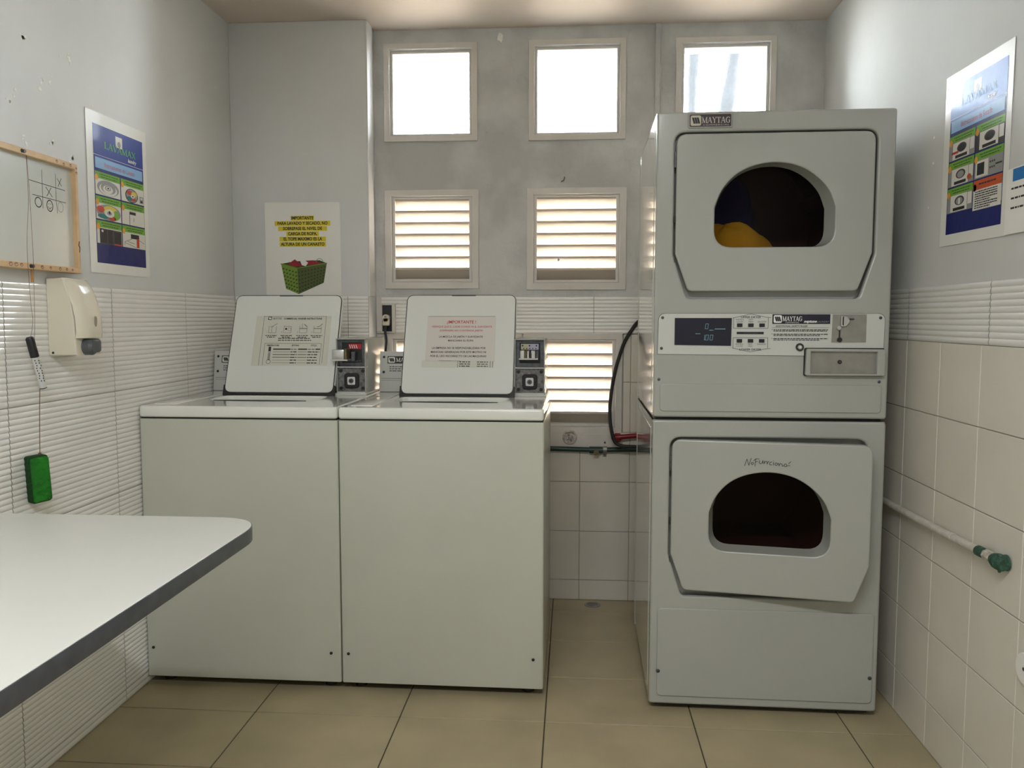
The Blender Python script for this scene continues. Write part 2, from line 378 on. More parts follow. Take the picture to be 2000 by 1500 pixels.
# front wall with doorway (behind the camera)
g = G(T((0,YF,0)) @ FRONT)
g.plate([[(XL-.15,0),(XR+.15,0),(XR+.15,H),(XL-.15,H)], [(-.12,.001),(.82,.001),(.82,2.05),(-.12,2.05)]], 0, .12, PLASTER)
struct(g.build('wall_front', smooth=0))
g = G(T((0,YF,0)) @ FRONT)
for a in [(-.15,-.11,0,2.08),(.81,.85,0,2.08),(-.15,.85,2.04,2.08)]: g.box(a[0],a[1],a[2],a[3],-.02,.14,DOORWOOD,.003,1)
struct(g.build('trim_1'))
g = G(T((0,YF,0)) @ FRONT); g.box(-.115,.815,.004,2.045,.03,.07,DOORWOOD,.003,1); dd = struct(g.build('light_block_door'))  # unseen closed door, added to keep sky light from entering behind the camera
g = G(T((0,YF,0)) @ FRONT); g.cyl((-.05,1.0,.03),(-.05,1.0,-.03),.025,CHROME,16); g.build('door_handle', dd)

# windows
def window(n, r):
    x0, x1, z0, z1 = r
    g = G(T((0,YR,0)) @ FRONT)
    g.plate([[(x0-.028,z0-.028),(x1+.028,z0-.028),(x1+.028,z1+.028),(x0-.028,z1+.028)], [(x0-.004,z0-.004),(x1+.004,z0-.004),(x1+.004,z1+.004),(x0-.004,z1+.004)]], -.002, .010, TRIM, .002)
    g.plate([[(x0,z0),(x1,z0),(x1,z1),(x0,z1)], [(x0+.008,z0+.006),(x1-.008,z0+.006),(x1-.008,z1-.010),(x0+.008,z1-.010)]], -.035, -.006, TRIM, .002)
    root = struct(g.build('window_%d' % n))
    g = G(T((0,YR,0)) @ FRONT); g.box(x0+.005, x1-.005, z0+.004, z1-.006, -.03, -.026, PANE); p = g.build('pane', root)
for i, r in enumerate(UPW): window(i+1, r)
def louvre(n, r, ns=7):
    x0, x1, z0, z1 = r
    g = G(T((0,YR,0)) @ FRONT)
    g.plate([[(x0-.03,z0-.03),(x1+.03,z0-.03),(x1+.03,z1+.028),(x0-.03,z1+.028)], [(x0-.002,z0-.002),(x1+.002,z0-.002),(x1+.002,z1+.002),(x0-.002,z1+.002)]], -.002, .009, TRIM, .002)
    g.plate([[(x0,z0),(x1,z0),(x1,z1),(x0,z1)], [(x0+.012,z0+.012),(x1-.012,z0+.012),(x1-.012,z1-.008),(x0+.012,z1-.008)]], -.09, -.004, TRIM, .002)
    root = struct(g.build('window_%d' % n))
    g = G(T((0,YR,0)) @ FRONT); a0, a1 = z0+.012, z1-.008; p = (a1-a0)/ns
    for k in range(ns):
        zt_ = a0 + p*(k+1) - .004
        # slat: inner edge high, outer edge low
        tilt = -math.atan2(p*.92, .052); L = T(((x0+x1)/2, zt_, -.012)) @ Matrix.Rotation(tilt, 4, 'X')
        ln = math.hypot(p*.92, .052)
        g.box(-(x1-x0)/2+.010, (x1-x0)/2-.010, -.004, .004, -ln, 0, SLAT, .0015, 1, L)
        g.box((x0+x1)/2-(x1-x0)/2+.010, (x0+x1)/2+(x1-x0)/2-.010, zt_-.007, zt_+.005, -.017, -.012, SLAT, .001, 1)
    g.build('louvre_slats', root)
for i, r in enumerate(LOU): louvre(4+i, r)
# boxed duct strip right of the middle upper window
g = G(T((0,YR,0)) @ FRONT); g.box(.328, .350, ZT+.002, H, -.001, .014, PLASTER_OLD, .002, 1); struct(g.build('trim_2'))
g = G(); g.box(-.8345,-.829, YB+.004, YB+.09, ZT, H, mat('corner_white', S(226,226,224), .4), .001, 1); struct(g.build('trim_5'))
# left edge strip beside the recess
g = G(T((0,YR,0)) @ FRONT); g.box(-.833, -.812, 1.15, 1.297, 0, .012, TRIM, .002, 1); struct(g.build('trim_3'))
g = G(T((0,YR,0)) @ FRONT); g.box(-.205, .214, .655, .722, 0, .010, TRIM, .003, 1); struct(g.build('trim_4'))

# outdoors: two slim trunks seen through the right window
g = G(); g.box(-8, 8, YR+.3, 14, -.3, -.15, ROAD); struct(g.build('ground_outside'))
def trunk(x, y, w0, w1, lean, label):
    g = G(); n = 30; pts = []; rad = []
    for k in range(n+1):
        t = k/n; pts.append((x + lean*t + random.uniform(-.006,.006), y, -.15+5*t)); rad.append(w0+(w1-w0)*t + random.uniform(-.018,.018))
    g.tube(pts, rad, BARK, 12); return tag(g.build('palm_trunk'), label, 'tree')
trunk(.79, 6.0, .060, .030, .07, 'slim dark blue-grey trunk at the left behind the pebbled right window')
trunk(.72, 6.35, .05, .055, .70, 'thicker leaning blue-grey trunk in the middle of the pebbled right window')

# ================================================================== WASHERS
def washer(variant, loc, rz, label):
    r = thing('washing_machine', label, 'washing machine', loc, rz, None)
    W, D = .652, .65
    g = G()
    g.plate([rrect(0,.004,W,D,.008), rrect(.006,.010,W-.006,D-.006,.004)], .028, .884, ENAMEL2, .002)
    g.build('cabinet', r)
    g = G(); g.plate([rrect(.004,.009,W-.004,D-.008,.006), rrect(.02,.03,W-.02,D-.03,.004)], .878, .892, RUBBER); g.build('seam_gasket', r)
    g = G(); g.box(.02, W-.02, .05, D-.02, .014, .034, RUBBER); g.build('base_shade', r)  # black filler in the floor gap, drawn in for the shadow there
    for (fx, fy) in ((.05,.06),(W-.05,.06),(.05,D-.06),(W-.05,D-.06)):
        g = G(); g.cyl((fx,fy,0),(fx,fy,.029), .02, RUBBER, 14); g.build('foot', r)
    # top with lid opening
    op = rrect(.135, .205, .515, .365, .04)
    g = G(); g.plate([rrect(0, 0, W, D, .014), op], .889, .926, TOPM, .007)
    # raised surround ridges at left
    g.box(.028, .10, .05, .50, .921, .9285, TOPM, .003, 2)
    g.build('top_panel', r)
    g = G()
    g.loft([(p[0],p[1],.92) for p in op], [((p[0]-.325)*.96+.325, (p[1]-.285)*.94+.285, .86) for p in op], TOPM)
    inn = circ(.325,.285,.165,len(op)); 
    g.loft([((p[0]-.325)*.96+.325, (p[1]-.285)*.94+.285, .86) for p in op], [(.325+.17*math.cos(math.atan2(p[1]-.285,p[0]-.325)), .285+.16*math.sin(math.atan2(p[1]-.285,p[0]-.325)), .85) for p in op], LIDM)
    g.loft([(.325+.17*math.cos(math.atan2(p[1]-.285,p[0]-.325)), .285+.16*math.sin(math.atan2(p[1]-.285,p[0]-.325)), .85) for p in op], [(.325+.17*math.cos(math.atan2(p[1]-.285,p[0]-.325)), .285+.16*math.sin(math.atan2(p[1]-.285,p[0]-.325)), .45) for p in op], PANELM)
    g.flat(circ(.325,.285,.17,24,.16), .45, PANELM); g.tube([(.325,.285,.45),(.325,.285,.6),(.325,.285,.78)], [.07,.05,.03], LIDM, 16)
    g.build('tub', r)
    # black lens shape drawn in for the lid gasket's shadow
    g = G(); g.plate([[(.165,.190),(.245,.180),(.33,.176),(.42,.180),(.49,.190),(.42,.198),(.33,.201),(.23,.198)]], .924, .9275, RUBBER); g.build('lid_shadow', r)
    # lid, opened and leaning back
    a = R(21.5); LM = T((.118,.375,.932)) @ Matrix(((1,0,0,0),(0,math.sin(a),-math.cos(a),0),(0,math.cos(a),math.sin(a),0),(0,0,0,1)))
    LW, LH = .412, .39
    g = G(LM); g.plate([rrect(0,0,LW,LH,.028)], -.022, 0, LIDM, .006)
    g.plate([rrect(.0045,.0055,LW-.0045,LH-.0045,.0245)], -.002, .0035, LIDM, .0025)
    lid = g.build('lid', r)
    g = G(LM); o1 = rrect(.002,.002,LW-.002,LH-.002,.027); o2 = rrect(.0045,.0055,LW-.0045,LH-.0045,.025)
    g.plate([o1, o2], -.004, .0005, RUBBER)
    for s, x in ((1, 0), (-1, LW)):
        g.plate([rpoly([(x-.002*s,-.006),(x+.045*s,-.006),(x+.045*s,.003),(x+.03*s,.012),(x+.012*s,.03),(x-.002*s,.035)], .003)], -.012, .001, RUBBER)
    g.box(.02, LW-.02, -.005, .002, -.012, -.002, RUBBER)
    g.build('gasket', lid)
    g = G(LM); g.plate([rrect(.17,LH-.008,.26,LH-.003,.002)], .003, .0045, DGREY); g.build('finger_notch', lid)
    for x in (.06, LW-.06):
        g = G(); g.cyl((.118+x-.012,.388,.93),(.118+x+.012,.388,.93), .007, CAST, 10); g.build('hinge', r)
    if variant == 0:
        g = G(LM); u0, u1, v0, v1 = .092, .378, .108, .302; w = .0045
        g.plate([[(u0,v0),(u1,v0),(u1,v1),(u0,v1)]], .0035, w, mat('label_base', S(212,213,200), .4)); w += .0002
        def ln(a, b, c, d, t=.0011): g.ribbon([(u0+a*.286, v0+b*.194),(u0+c*.286, v0+d*.194)], t, w, INK)
        for q in [(.10,0,.10,1),(.10,.995,.93,.995),(.93,.995,.93,.05),(.15,0,.15,.44),(.15,.44,.90,.44),(.90,.44,.90,.02)]: ln(*q)
        logo(g, u0+.286*.155, v0+.194*.92, u0+.286*.205, v0+.194*.985, w, INK, PAPER)
        serif(g, 'MAYTAG', u0+.286*.22, v0+.194*.93, w, .008, .034, INK)
        g.text('COMMERCIAL WASHER INSTRUCTIONS', u0+.286*.62, v0+.194*.93, w, .0098, INK, bold=.03, sx=.83)
        for k, cx in enumerate((.23,.43,.64,.83)):
            X, Y = u0+.286*cx, v0+.194*.70; s = .014
            g.ribbon([(X-s,Y+s*1.4),(X-s,Y-s*.6),(X+s,Y-s*.6),(X+s,Y+s*1.2)], .001, w, INK)
            if k == 0: g.ribbon([(X-s*.2,Y-s*.5),(X-s*.2,Y+s),(X+s*.3,Y+s*1.2)], .001, w, INK); g.ribbon([(X-s*.6,Y+s),(X+s*1.2,Y+s*2)], .0012, w, INK)
            if k == 1: g.ribbon([(X-s,Y+s*1.2),(X+s,Y+s*1.2)], .001, w, INK); g.flat(circ(X-s*.4,Y+s*.5,s*.3,10), w, INK); g.ribbon(circ(X+s*.5,Y+s*.4,s*.45,10), .0008, w, INK)
            if k == 2: g.ribbon([(X-s,Y+s*.6),(X+s,Y+s*.6)], .002, w, INK); g.ribbon([(X-s*.3,Y+s*.6),(X-s*.4,Y+s*2)], .001, w, INK); g.ribbon([(X+s*.2,Y+s*1.8),(X+s*.9,Y+s*1.2)], .0022, w, INK)
            if k == 3: g.ribbon([(X-s,Y+s*.6),(X+s,Y+s*.6)], .002, w, INK); g.ribbon([(X-s*.2,Y+s*1.1),(X+s*.4,Y+s*1.2),(X+s*1.2,Y+s*1.9)], .0018, w, INK)
            greek(g, X-.024, X+.02, Y-.021, .003, w, INK); greek(g, X-.018, X+.014, Y-.027, .003, w, INK)
            g.text(str(k+1), X-.021, Y-.008, w, .007, INK)
        greek(g, u0+.286*.32, u0+.286*.74, v0+.194*.535, .0032, w, INK); greek(g, u0+.286*.32, u0+.286*.76, v0+.194*.495, .0032, w, INK)
        g.text('TEMPERATURE', u0+.286*.26, v0+.194*.385, w, .0085, INK, bold=.03, sx=.85); g.text('SETTING', u0+.286*.56, v0+.194*.385, w, .0085, INK, bold=.03, sx=.85); g.text('CYCLE', u0+.286*.80, v0+.194*.385, w, .0085, INK, bold=.03, sx=.85)
        for k in range(6):
            y = v0+.194*(.325-.055*k); t = [.0045,.0014,.0022,.0022,.0009,.0009][k]
            g.rect(u0+.286*.27, y-t/2, u0+.286*.50, y+t/2, w, INK); g.rect(u0+.286*.60, y-t/2, u0+.286*.72, y+t/2, w, INK)
            if k < 2: g.rect(u0+.286*.83, y-t/2, u0+.286*.89, y+t/2, w, INK)
            if k: greek(g, u0+.286*.505, u0+.286*.59, y-.0018, .0036, w, INK); greek(g, u0+.286*.73, u0+.286*.86, y-.0018, .0036, w, INK)
            else: greek(g, u0+.286*.505, u0+.286*.59, y-.0018, .003, w, DGREY); greek(g, u0+.286*.73, u0+.286*.82, y-.0018, .003, w, DGREY)
        X = u0+.286*.225
        g.ribbon([(X-.004,v0+.02),(X-.004,v0+.194*.37),(X+.004,v0+.194*.37),(X+.004,v0+.02)], .0012, w, INK); g.rect(X-.004, v0+.194*.28, X+.004, v0+.194*.37, w, INK)
        g.ribbon([(X,v0+.02),(X,v0+.05)], .003, w, DGREY); g.ribbon(circ(X, v0+.014, .008, 14)+[(X+.008,v0+.014)], .0014, w, INK)
        g.build('instruction_label', lid)
    else:
        g = G(LM); u0, u1, v0, v1 = .085, .338, .104, .13; w = .0042
        g.plate([[(u0-.012,v0),(u1-.003,v0),(u1-.003,v1),(u0-.012,v1)]], .0035, w, mat('label_base', S(212,213,200), .4)); w += .0002
        g.ribbon([(u1-.015,v0),(u1-.015,v1)], .0014, w, INK); g.ribbon([(u1-.006,v0),(u1-.006,v1)], .0014, w, INK); g.ribbon([(u0+.12,v0),(u0+.12,v1)], .0014, w, INK)
        for k in range(3): greek(g, u0+.125, u0+.165, v0+.003+.008*k, .0034, w, INK); greek(g, u0+.19, u0+.23, v0+.003+.008*k, .003, w, INK)
        g.build('instruction_label', lid)
        g = G(LM); v0, v1 = .128, .302; w = .0052
        g.plate([[(u0,v0),(u1,v0),(u1,v1),(u0,v1)]], .004, w, mat('worn_notice_paper', S(216,212,205), .45)); w += .0002
        g.ribbon([(u0+.003,v1-.001),(u1-.004,v1-.001)], .0013, w, DGREY); g.ribbon([(u0+.05,v0+.001),(u0+.13,v0)], .0012, w, DGREY)
        cx = (u0+u1)/2
        g.text('¡IMPORTANTE !', cx, v1-.029, w, .0165, REDINK, bold=.012, sx=.95)
        g.text('VERIFIQUE QUE EL LUGAR DONDE VA EL SUAVIZANTE', cx+.002, v1-.045, w, .0098, REDINK, bold=.01, sx=.92)
        g.text('(DISPENSER) NO CONTENGA JABÓN', cx, v1-.060, w, .0098, REDINK, bold=.01, sx=.98)
        g.text('LA MEZCLA DE JABÓN Y SUAVIZANTE', cx, v1-.084, w, .0098, INK, bold=.02, sx=.96)
        g.text('MANCHARA SU ROPA', cx, v1-.099, w, .0098, INK, bold=.02, sx=.96)
        for k, s_ in enumerate(['LA EMPRESA NO SE RESPONZABILIZARA POR', 'MANCHAS GENERADAS POR ESTE MOTIVO NI', 'POR EL USO INCORRECTO DE LAS MAQUINAS']):
            g.text(s_, cx-.006, v1-.128-.0155*k, w, .0105, INK, bold=.02, sx=.93)
        g.build('notice_sticker', lid)
    # rear control panel
    CM = T((0,.560,.926)) @ Matrix.Rotation(R(-9), 4, 'X') @ FRONT
    g = G(CM); g.box(.0, .53, 0, .155, -.07, .01, PANELM, .003, 2); g.rect(.008, .050, .53, .0515, .0101, DGREY); g.rect(.008, .043, .53, .044, .0101, DGREY)
    cp = g.build('control_panel', r)
    g = G(CM); g.rect(.030, .108, .16, .136, .0103, INK); logo(g, .033, .111, .059, .133, .0105, PAPER, INK); serif(g, 'MAYTAG', .063, .114, .0105, .016, .085, PAPER)
    for k in range(3): greek(g, .038, .10, .094-.008*k, .0035, .0103, DGREY)
    g.build('brand_plate', cp)
    for v in (.133, .075): screw(cp, CM, .016, v, .0095, .005, BLACK)
    # coin meter
    g = G(); x0, x1, y0, y1, z0, z1 = .528, .638, .42, .715, .926, 1.133
    t = .004
    g.box(x0, x1, y0+.03, y1, z0, z1, ENAMEL, .003, 2)
    g.box(x0, x0+t, y0, y0+.04, z0, z1, ENAMEL, .001, 1); g.box(x1-t, x1, y0, y0+.04, z0, z1, ENAMEL, .001, 1)
    g.box(x0, x1, y0, y0+.04, z1-t, z1, ENAMEL, .001, 1); g.box(x0, x1, y0, y0+.04, z0+.006, z0+.012, PANELM, .001, 1); g.box(x0, x1, y0, y0+.04, 1.026, 1.031, CHROME, .001, 1)
    g.box(x0-.006, x1+.004, y0-.012, y0+.2, z0, z0+.007, PANELM, .002, 1)
    cm = g.build('coin_meter', r)
    FM = T((0,.42,0)) @ FRONT
    g = G(FM); g.plate([[(x0+t,1.031),(x1-t,1.031),(x1-t,z1-t),(x0+t,z1-t)],[(x0+.018,1.045),(x1-.018,1.045),(x1-.018,1.118),(x0+.018,1.118)]], -.024, -.016, CAST, .001)
    g.box(x0+.018, x1-.018, 1.045, 1.118, -.03, -.026, BLACK)
    g.build('slide_housing', cm)
    g = G(FM)
    if variant == 0:
        g.box(x0-.002, x0+.042, 1.058, 1.094, -.02, .045, CHROME, .002, 2); g.box(x0+.04, x0+.048, 1.055, 1.096, -.02, .03, BRASS, .001, 1); g.box(x0-.006, x0+.056, 1.053, 1.059, -.02, .047, CHROME, .001, 1)
        g.box(x0+.056, x0+.07, 1.05, 1.085, -.024, .0, CAST, .001, 1)
    else:
        for a, b, m_ in ((0,.017,CHROME),(.018,.024,BRASS),(.025,.034,CHROME),(.04,.056,CHROME),(.057,.068,CAST)): g.box(x0+.02+a, x0+.02+b, 1.062, 1.092, -.02, .004, m_, .002, 1)
        g.box(x0+.016, x0+.086, 1.058, 1.064, -.02, .008, CHROME, .001, 1)
        g.box(x0+.052, x0+.062, 1.066, 1.082, -.02, .0045, BLACK)
    g.build('coin_slide', cm)
    g = G(FM)
    if variant == 0:
        g.rect(x0+.04, 1.094, x0+.088, 1.113, -.0255, REDINK); 
        for k in range(4): g.ribbon([(x0+.044+.008*k,1.109),(x0+.048+.008*k,1.097)], .003, -.025, PAPER)
        g.flat(circ(x0+.082,1.103,.0065,14), -.025, REDINK); g.build('price_label', cm); g = G(FM); greek(g, x0+.03, x0+.085, 1.047, .006, -.025, DGREY)
    else:
        g.rect(x0+.022, 1.094, x0+.0505, 1.115, -.0255, mat('old_cream_label', S(196,190,160), .5)); g.rect(x0+.05, 1.0935, x0+.086, 1.115, -.0255, mat('lilac_label', S(186,186,206), .5))
        for k in range(3): g.flat(circ(x0+.028+.025*k,1.108,.003,10), -.025, INK)
        for k in range(5): g.flat(circ(x0+.032+.011*k,1.098,.0022,8), -.025, INK)
    g.build('slot_marking' if variant == 0 else 'price_label', cm)
    g = G(FM); g.box(x0+t, x1-t, z0+.012, 1.026, -.03, -.012, WORN, .001, 1); vp = g.build('vault_door', cm)
    cx, cz = (x0+x1)/2, .978
    g = G(FM); g.plate([rrect(cx-.027,cz-.027,cx+.027,cz+.027,.012)], -.014, -.003, RUBBER, .003); g.build('lock_surround', vp)
    g = G(FM); g.plate([rrect(cx-.0155,cz-.0155,cx+.0155,cz+.0155,.006)], -.006, .001, CHROME, .002); g.cyl((cx,cz,0),(cx,cz,.003), .009, CAST, 18); g.cyl((cx,cz,.002),(cx,cz,.0035), .004, BLACK, 12); g.build('lock', vp)
    for q in ((x0+.014,z0+.024),(x0+.014,1.014),(x1-.014,z0+.024),(x1-.014,1.014)): 
        g = G(FM); g.cyl((*q,-.013),(*q,-.009), .0065, BLACK, 12); g.build('bolt', vp)
    for sx in (.022, W-.032): screw(r, T((0,.004,0)) @ FRONT, sx, .125, .001, .0048, BLACK)
    g = G(T((0,.004,0)) @ FRONT)
    return r
WX, WY, GA = -1.3935, 2.536, -.0048
WX = -1.3925
w1 = washer(0, (WX, WY, 0), GA, 'white top-loading washer against the left wall, English instruction label inside its raised lid')
w2 = washer(1, (WX+.657*math.cos(GA)-.002, WY+.657*math.sin(GA), 0), GA, 'white top-loading washer next to the gap, Spanish red and black notice inside its raised lid')

# ================================================================== DRYER
DM = FRONT
dr = thing('stacked_dryer', 'tall white double stacked dryer with coin control strip, lower door hanging ajar', 'dryer', (.243, 2.4782, 0), -.0121)
DW, DD = .678, .60
DD = .68
def winloop(zb, s=1, ex=0, cx=.341):
    arch = catmull([(.513,.115),(.492,.165),(.45,.208),(.40,.234),(.341,.243),(.28,.234),(.228,.208),(.19,.165),(.17,.115)], 4)
    pts = rpoly([(.17,.115),(.17,0),(.513,0),(.513,.115)], [0,.052,.052,0], 6)[1:-1] + [tuple(a) for a in arch]
    return [((p[0]-cx)*s + cx, zb + (p[1]-.115)*s + .115 + ex) for p in pts]
def dryer_unit(z0, z1, dz0, dz1, open_a, extra_cut=None):
    out = {}
    # cabinet shell (open to the front)
    g = G(); t = .004; F = .012
    for (a,b,c,d,e,f) in ((0,t,F,DD,z0,z1),(DW-t,DW,F,DD,z0,z1),(0,DW,F,DD,z1-t,z1),(0,DW,F,DD,z0,z0+t),(0,DW,DD-t,DD,z0,z1)):
        g.box(a,b,c,d,e,f,SIDEM)
    g.box(-.0015, .002, .06, DD-.03, z0+.03, z1-.03, SIDEM, .001, 1)
    g.box(-.003, .002, DD-.02, DD, z0, z1, SIDEM, .001, 1)
    cab = g.build('cabinet', dr, smooth=30)
    rec = rpoly([(.052,dz1+.006),(.052,dz0+.108),(.093,dz0-.022),(.588,dz0-.022),(.628,dz0+.108),(.628,dz1+.006)], [.035,.012,.018,.018,.012,.035])
    g = G(DM); g.plate([rrect(0,z0,DW,z1,.010), rec], -.022, 0, ENAMEL, .006)
    fp = g.build('front_panel', dr)
    port = [((p[0]-.341)*1.12+.341, p[1]) for p in winloop(0)]
    wl_ = winloop(dz0+.128)
    po = [((p[0]-.341)*1.14+.341, (p[1]-(dz0+.25))*1.14+dz0+.25) for p in wl_]
    g = G(DM); g.plate([rrect(.03,dz0-.04,.65,dz1+.03,.02), po], -.048, -.040, ENAMEL, .002)
    inner = [(p[0],p[1],-.022) for p in rec]; g.loft(inner, [(p[0],p[1],-.041) for p in rec], ENAMEL)
    rc = g.build('door_recess', fp)
    cx, cz, rr = .341, dz0+.245, .262
    g = G(DM); n = 40
    g.loft([(p[0],p[1],-.047) for p in po], [(cx+rr*math.cos(math.atan2(p[1]-cz,p[0]-cx)), cz+rr*math.sin(math.atan2(p[1]-cz,p[0]-cx)), -.09) for p in po], DRUM)
    C1 = [(cx+rr*math.cos(math.atan2(p[1]-cz,p[0]-cx)), cz+rr*math.sin(math.atan2(p[1]-cz,p[0]-cx)), -.09) for p in po]
    g.loft(C1, [(p[0],p[1],-.60) for p in C1], DRUM); g.flat([(p[0],p[1]) for p in C1], -.60, DRUM)
    for k in range(3):
        a = 2*math.pi*k/3+.3; g.tube([(cx+(rr-.015)*math.cos(a), cz+(rr-.015)*math.sin(a), -.1),(cx+(rr-.015)*math.cos(a), cz+(rr-.015)*math.sin(a), -.59)], .025, DRUM, 8)
    g.build('drum', dr)
    # door, hinged at left
    HM = DM @ T((.056,0,.0)) @ Matrix.Rotation(-open_a, 4, 'Y') @ T((-.056,0,0))
    dl = rpoly([(.058,dz1),(.058,dz0+.110),(.097,dz0),(.582,dz0),(.621,dz0+.110),(.621,dz1)], [.030,.012,.018,.018,.012,.030])
    g = G(HM); g.plate([dl, wl_], -.032, .002, ENAMEL, .004)
    door = g.build('door', dr)
    g = G(HM); wi = [((p[0]-.341)*.935+.341, (p[1]-(dz0+.371))*.985+dz0+.371) for p in wl_]
    g.loft([(p[0],p[1],-.001) for p in wl_], [(p[0],p[1],-.072) for p in wi], ENAMEL)
    wo = [((p[0]-.341)*1.03+.341, (p[1]-(dz0+.25))*1.03+dz0+.25) for p in wl_]
    g.loft([(p[0],p[1],-.031) for p in wo], [(p[0],p[1],-.073) for p in wi], PANELM)
    g.build('porthole_rim', door)
    g = G(HM); g.plate([wi], -.074, -.070, DGLASS); g.build('window_glass', door, smooth=0)
    for v in (dz1-.05, dz0+.10):
        g = G(HM); g.cyl((.055,v-.045,-.004),(.055,v,-.004), .0035, CAST, 10); g.build('hinge', door)
    g = G(HM); g.box(.053,.056,dz0+.20,dz0+.22,-.01,.001,BLACK); g.build('hinge_stop', door)
    return fp, door, HM
fpU, doorU, HU = dryer_unit(.912, 1.806, 1.287, 1.743, 0)
fpL, doorL, HL = dryer_unit(.022, .903, .385, .845, R(8.8))
g = G(); g.box(.01, DW-.01, .02, DD-.02, .90, .915, RUBBER); g.build('seam_gasket', dr)
g = G(); g.box(.02, DW-.02, .02, DD-.02, .01, .03, RUBBER); g.build('base_shade', dr)  # black box standing in for the shade under the dryer
for (fx, fy) in ((.05,.06),(DW-.05,.06),(.05,DD-.06),(DW-.05,DD-.06)):
    g = G(); g.cyl((fx,fy,0),(fx,fy,.024), .02, RUBBER, 14); g.build('foot', dr)
# badge
g = G(DM); g.plate([rrect(.089,1.758,.216,1.801,.006)], 0, .003, STEEL, .001); bd = g.build('badge', dr)
g = G(DM); g.plate([rrect(.093,1.762,.212,1.797,.004)], .002, .0036, mat('badge_brown', S(58,48,46), .3)); logo(g, .096, 1.765, .126, 1.794, .0038, mat('badge_cream', S(206,198,176), .4), BLACK)
serif(g, 'MAYTAG', .128, 1.772, .0038, .017, .081, mat('badge_letter', S(196,186,184), .35)); g.text('COMMERCIAL', .169, 1.7645, .0038, .0065, mat('badge_letter', S(196,186,184)), sx=1.6, space=1.2)
g.build('brand_plate', bd)
# control strip
g = G(DM); ol = rpoly([(.010,1.100),(.662,1.095),(.664,1.222),(.012,1.222)], [.001,.001,.022,.022])
g.plate([ol], -.001, .0016, BLACK); ol2 = [((p[0]-.337)*.997+.337, (p[1]-1.16)*.985+1.16) for p in ol]; g.plate([ol2], 0, .0022, PANELM)
cp = g.build('control_panel', dr)
g = G(DM); g.plate([[(.060,1.128),(.225,1.126),(.226,1.208),(.060,1.208)]], .002, .0036, DISPLAY); dp = g.build('display', cp)
g = G(DM); w = .0039
SEG = {'0':'abcdef','1':'bc'}
def seg7(ch, x, y, h):
    k = h*.5; P = {'a':(0,h,k,h),'b':(k,h,k,h/2),'c':(k,h/2,k,0),'d':(0,0,k,0),'e':(0,0,0,h/2),'f':(0,h/2,0,h)}
    for s_ in SEG[ch]:
        a,b,c,d = P[s_]; g.ribbon([(x+a+b*.12,y+b),(x+c+d*.12,y+d)], h*.09, w, DIGIT)
seg7('0', .149, 1.176, .015); g.rect(.177,1.1745,.208,1.177,w,DIGIT); greek(g,.161,.174,1.171,.0022,w,DIGIT)
seg7('1', .139, 1.143, .015); g.flat(circ(.148,1.1435,.0012,8),w,DIGIT); seg7('0', .150, 1.143, .015); seg7('0', .163, 1.143, .015); g.rect(.121,1.1605,.135,1.1625,w,DIGIT)
g.build('display_digits', dp)
for row, y in ((0,1.187),(1,1.141)):
    for k in range(3):
        x = .249+.0322*k; g = G(DM); g.plate([rrect(x-.0078,y-.0052,x+.0078,y+.0052,.001)], .002, .0046, BLACK if (row,k)!=(1,2) else NAVY, .0006); g.build('button', cp)
g = G(DM); w = .0026; t = .0011
for s in (1,-1):
    c = 1.164; f = lambda y: c + s*(y-c)
    g.ribbon([(.229,f(1.208)),(.240,f(1.2105)),(.281,f(1.220)),(.325,f(1.2105)),(.339,f(1.2095))], t, w, INK)
    g.ribbon([(.231,f(1.209)),(.231,f(1.178)),(.331,f(1.178)),(.331,f(1.209))], t, w, INK)
g.text('UPPER DRYER', .281, 1.2075, w, .0085, INK, bold=.015, sx=1.1); g.text('LOWER DRYER', .281, 1.1125, w, .0085, INK, bold=.015, sx=1.1)
for k, (a, b) in enumerate((('WHITES &','COLORS'),('PERM.','PRESS'),('','DELICATES'))):
    x = .249+.0322*k
    if a: g.text(a, x, 1.2015, w, .0052, INK, sx=1); 
    g.text(b, x, 1.1955, w, .0052, INK)
    if a: g.text(a, x, 1.1295, w, .0052, INK)
    g.text(b, x, 1.1235 if a else 1.1295, w, .0052, INK)
g.rect(.241,1.1605,.319,1.1675,w,INK); greek(g,.262,.302,1.1632,.0016,w+.0002,DGREY)
g.text('ADDITIONAL SAFETY RULES', .398, 1.182, w, .0068, INK, bold=.02, shear=.2, sx=1.05); g.rect(.342,1.1795,.506,1.1803,w,INK)
for k, y in enumerate((1.1725,1.1595,1.1465)):
    g.flat(circ(.343,y+.002,.0012,8), w, INK); greek(g,.347,.503,y,.0024,w,INK); greek(g,.347,.50 if k<1 else .48,y-.0038,.0022,w,INK) 
g.build('printed_legend', cp)
g = G(DM); g.plate([[(.343,1.191),(.508,1.191),(.508,1.219),(.343,1.219)]], .002, .003, NAVY); logo(g,.3465,1.194,.370,1.2165,.0032,PAPER,NAVY)
serif(g,'MAYTAG',.372,1.199,.0032,.014,.056,PAPER); g.text('COMMERCIAL',.40,1.1935,.0032,.0042,PAPER,sx=1.5)
g.text('neptune', .451, 1.195, .0032, .0105, PAPER, bold=.04, shear=.3, sx=1.05); g.text('LAUNDRY', .487, 1.195, .0032, .0068, mat('grey_print', S(150,150,156)), shear=.3, sx=1.1)
g.build('brand_plate', cp)
g = G(DM); g.plate([[(.513,1.137),(.611,1.137),(.611,1.219),(.515,1.219)]], .002, .0032, STEEL); csp = g.build('coin_slot_plate', cp)
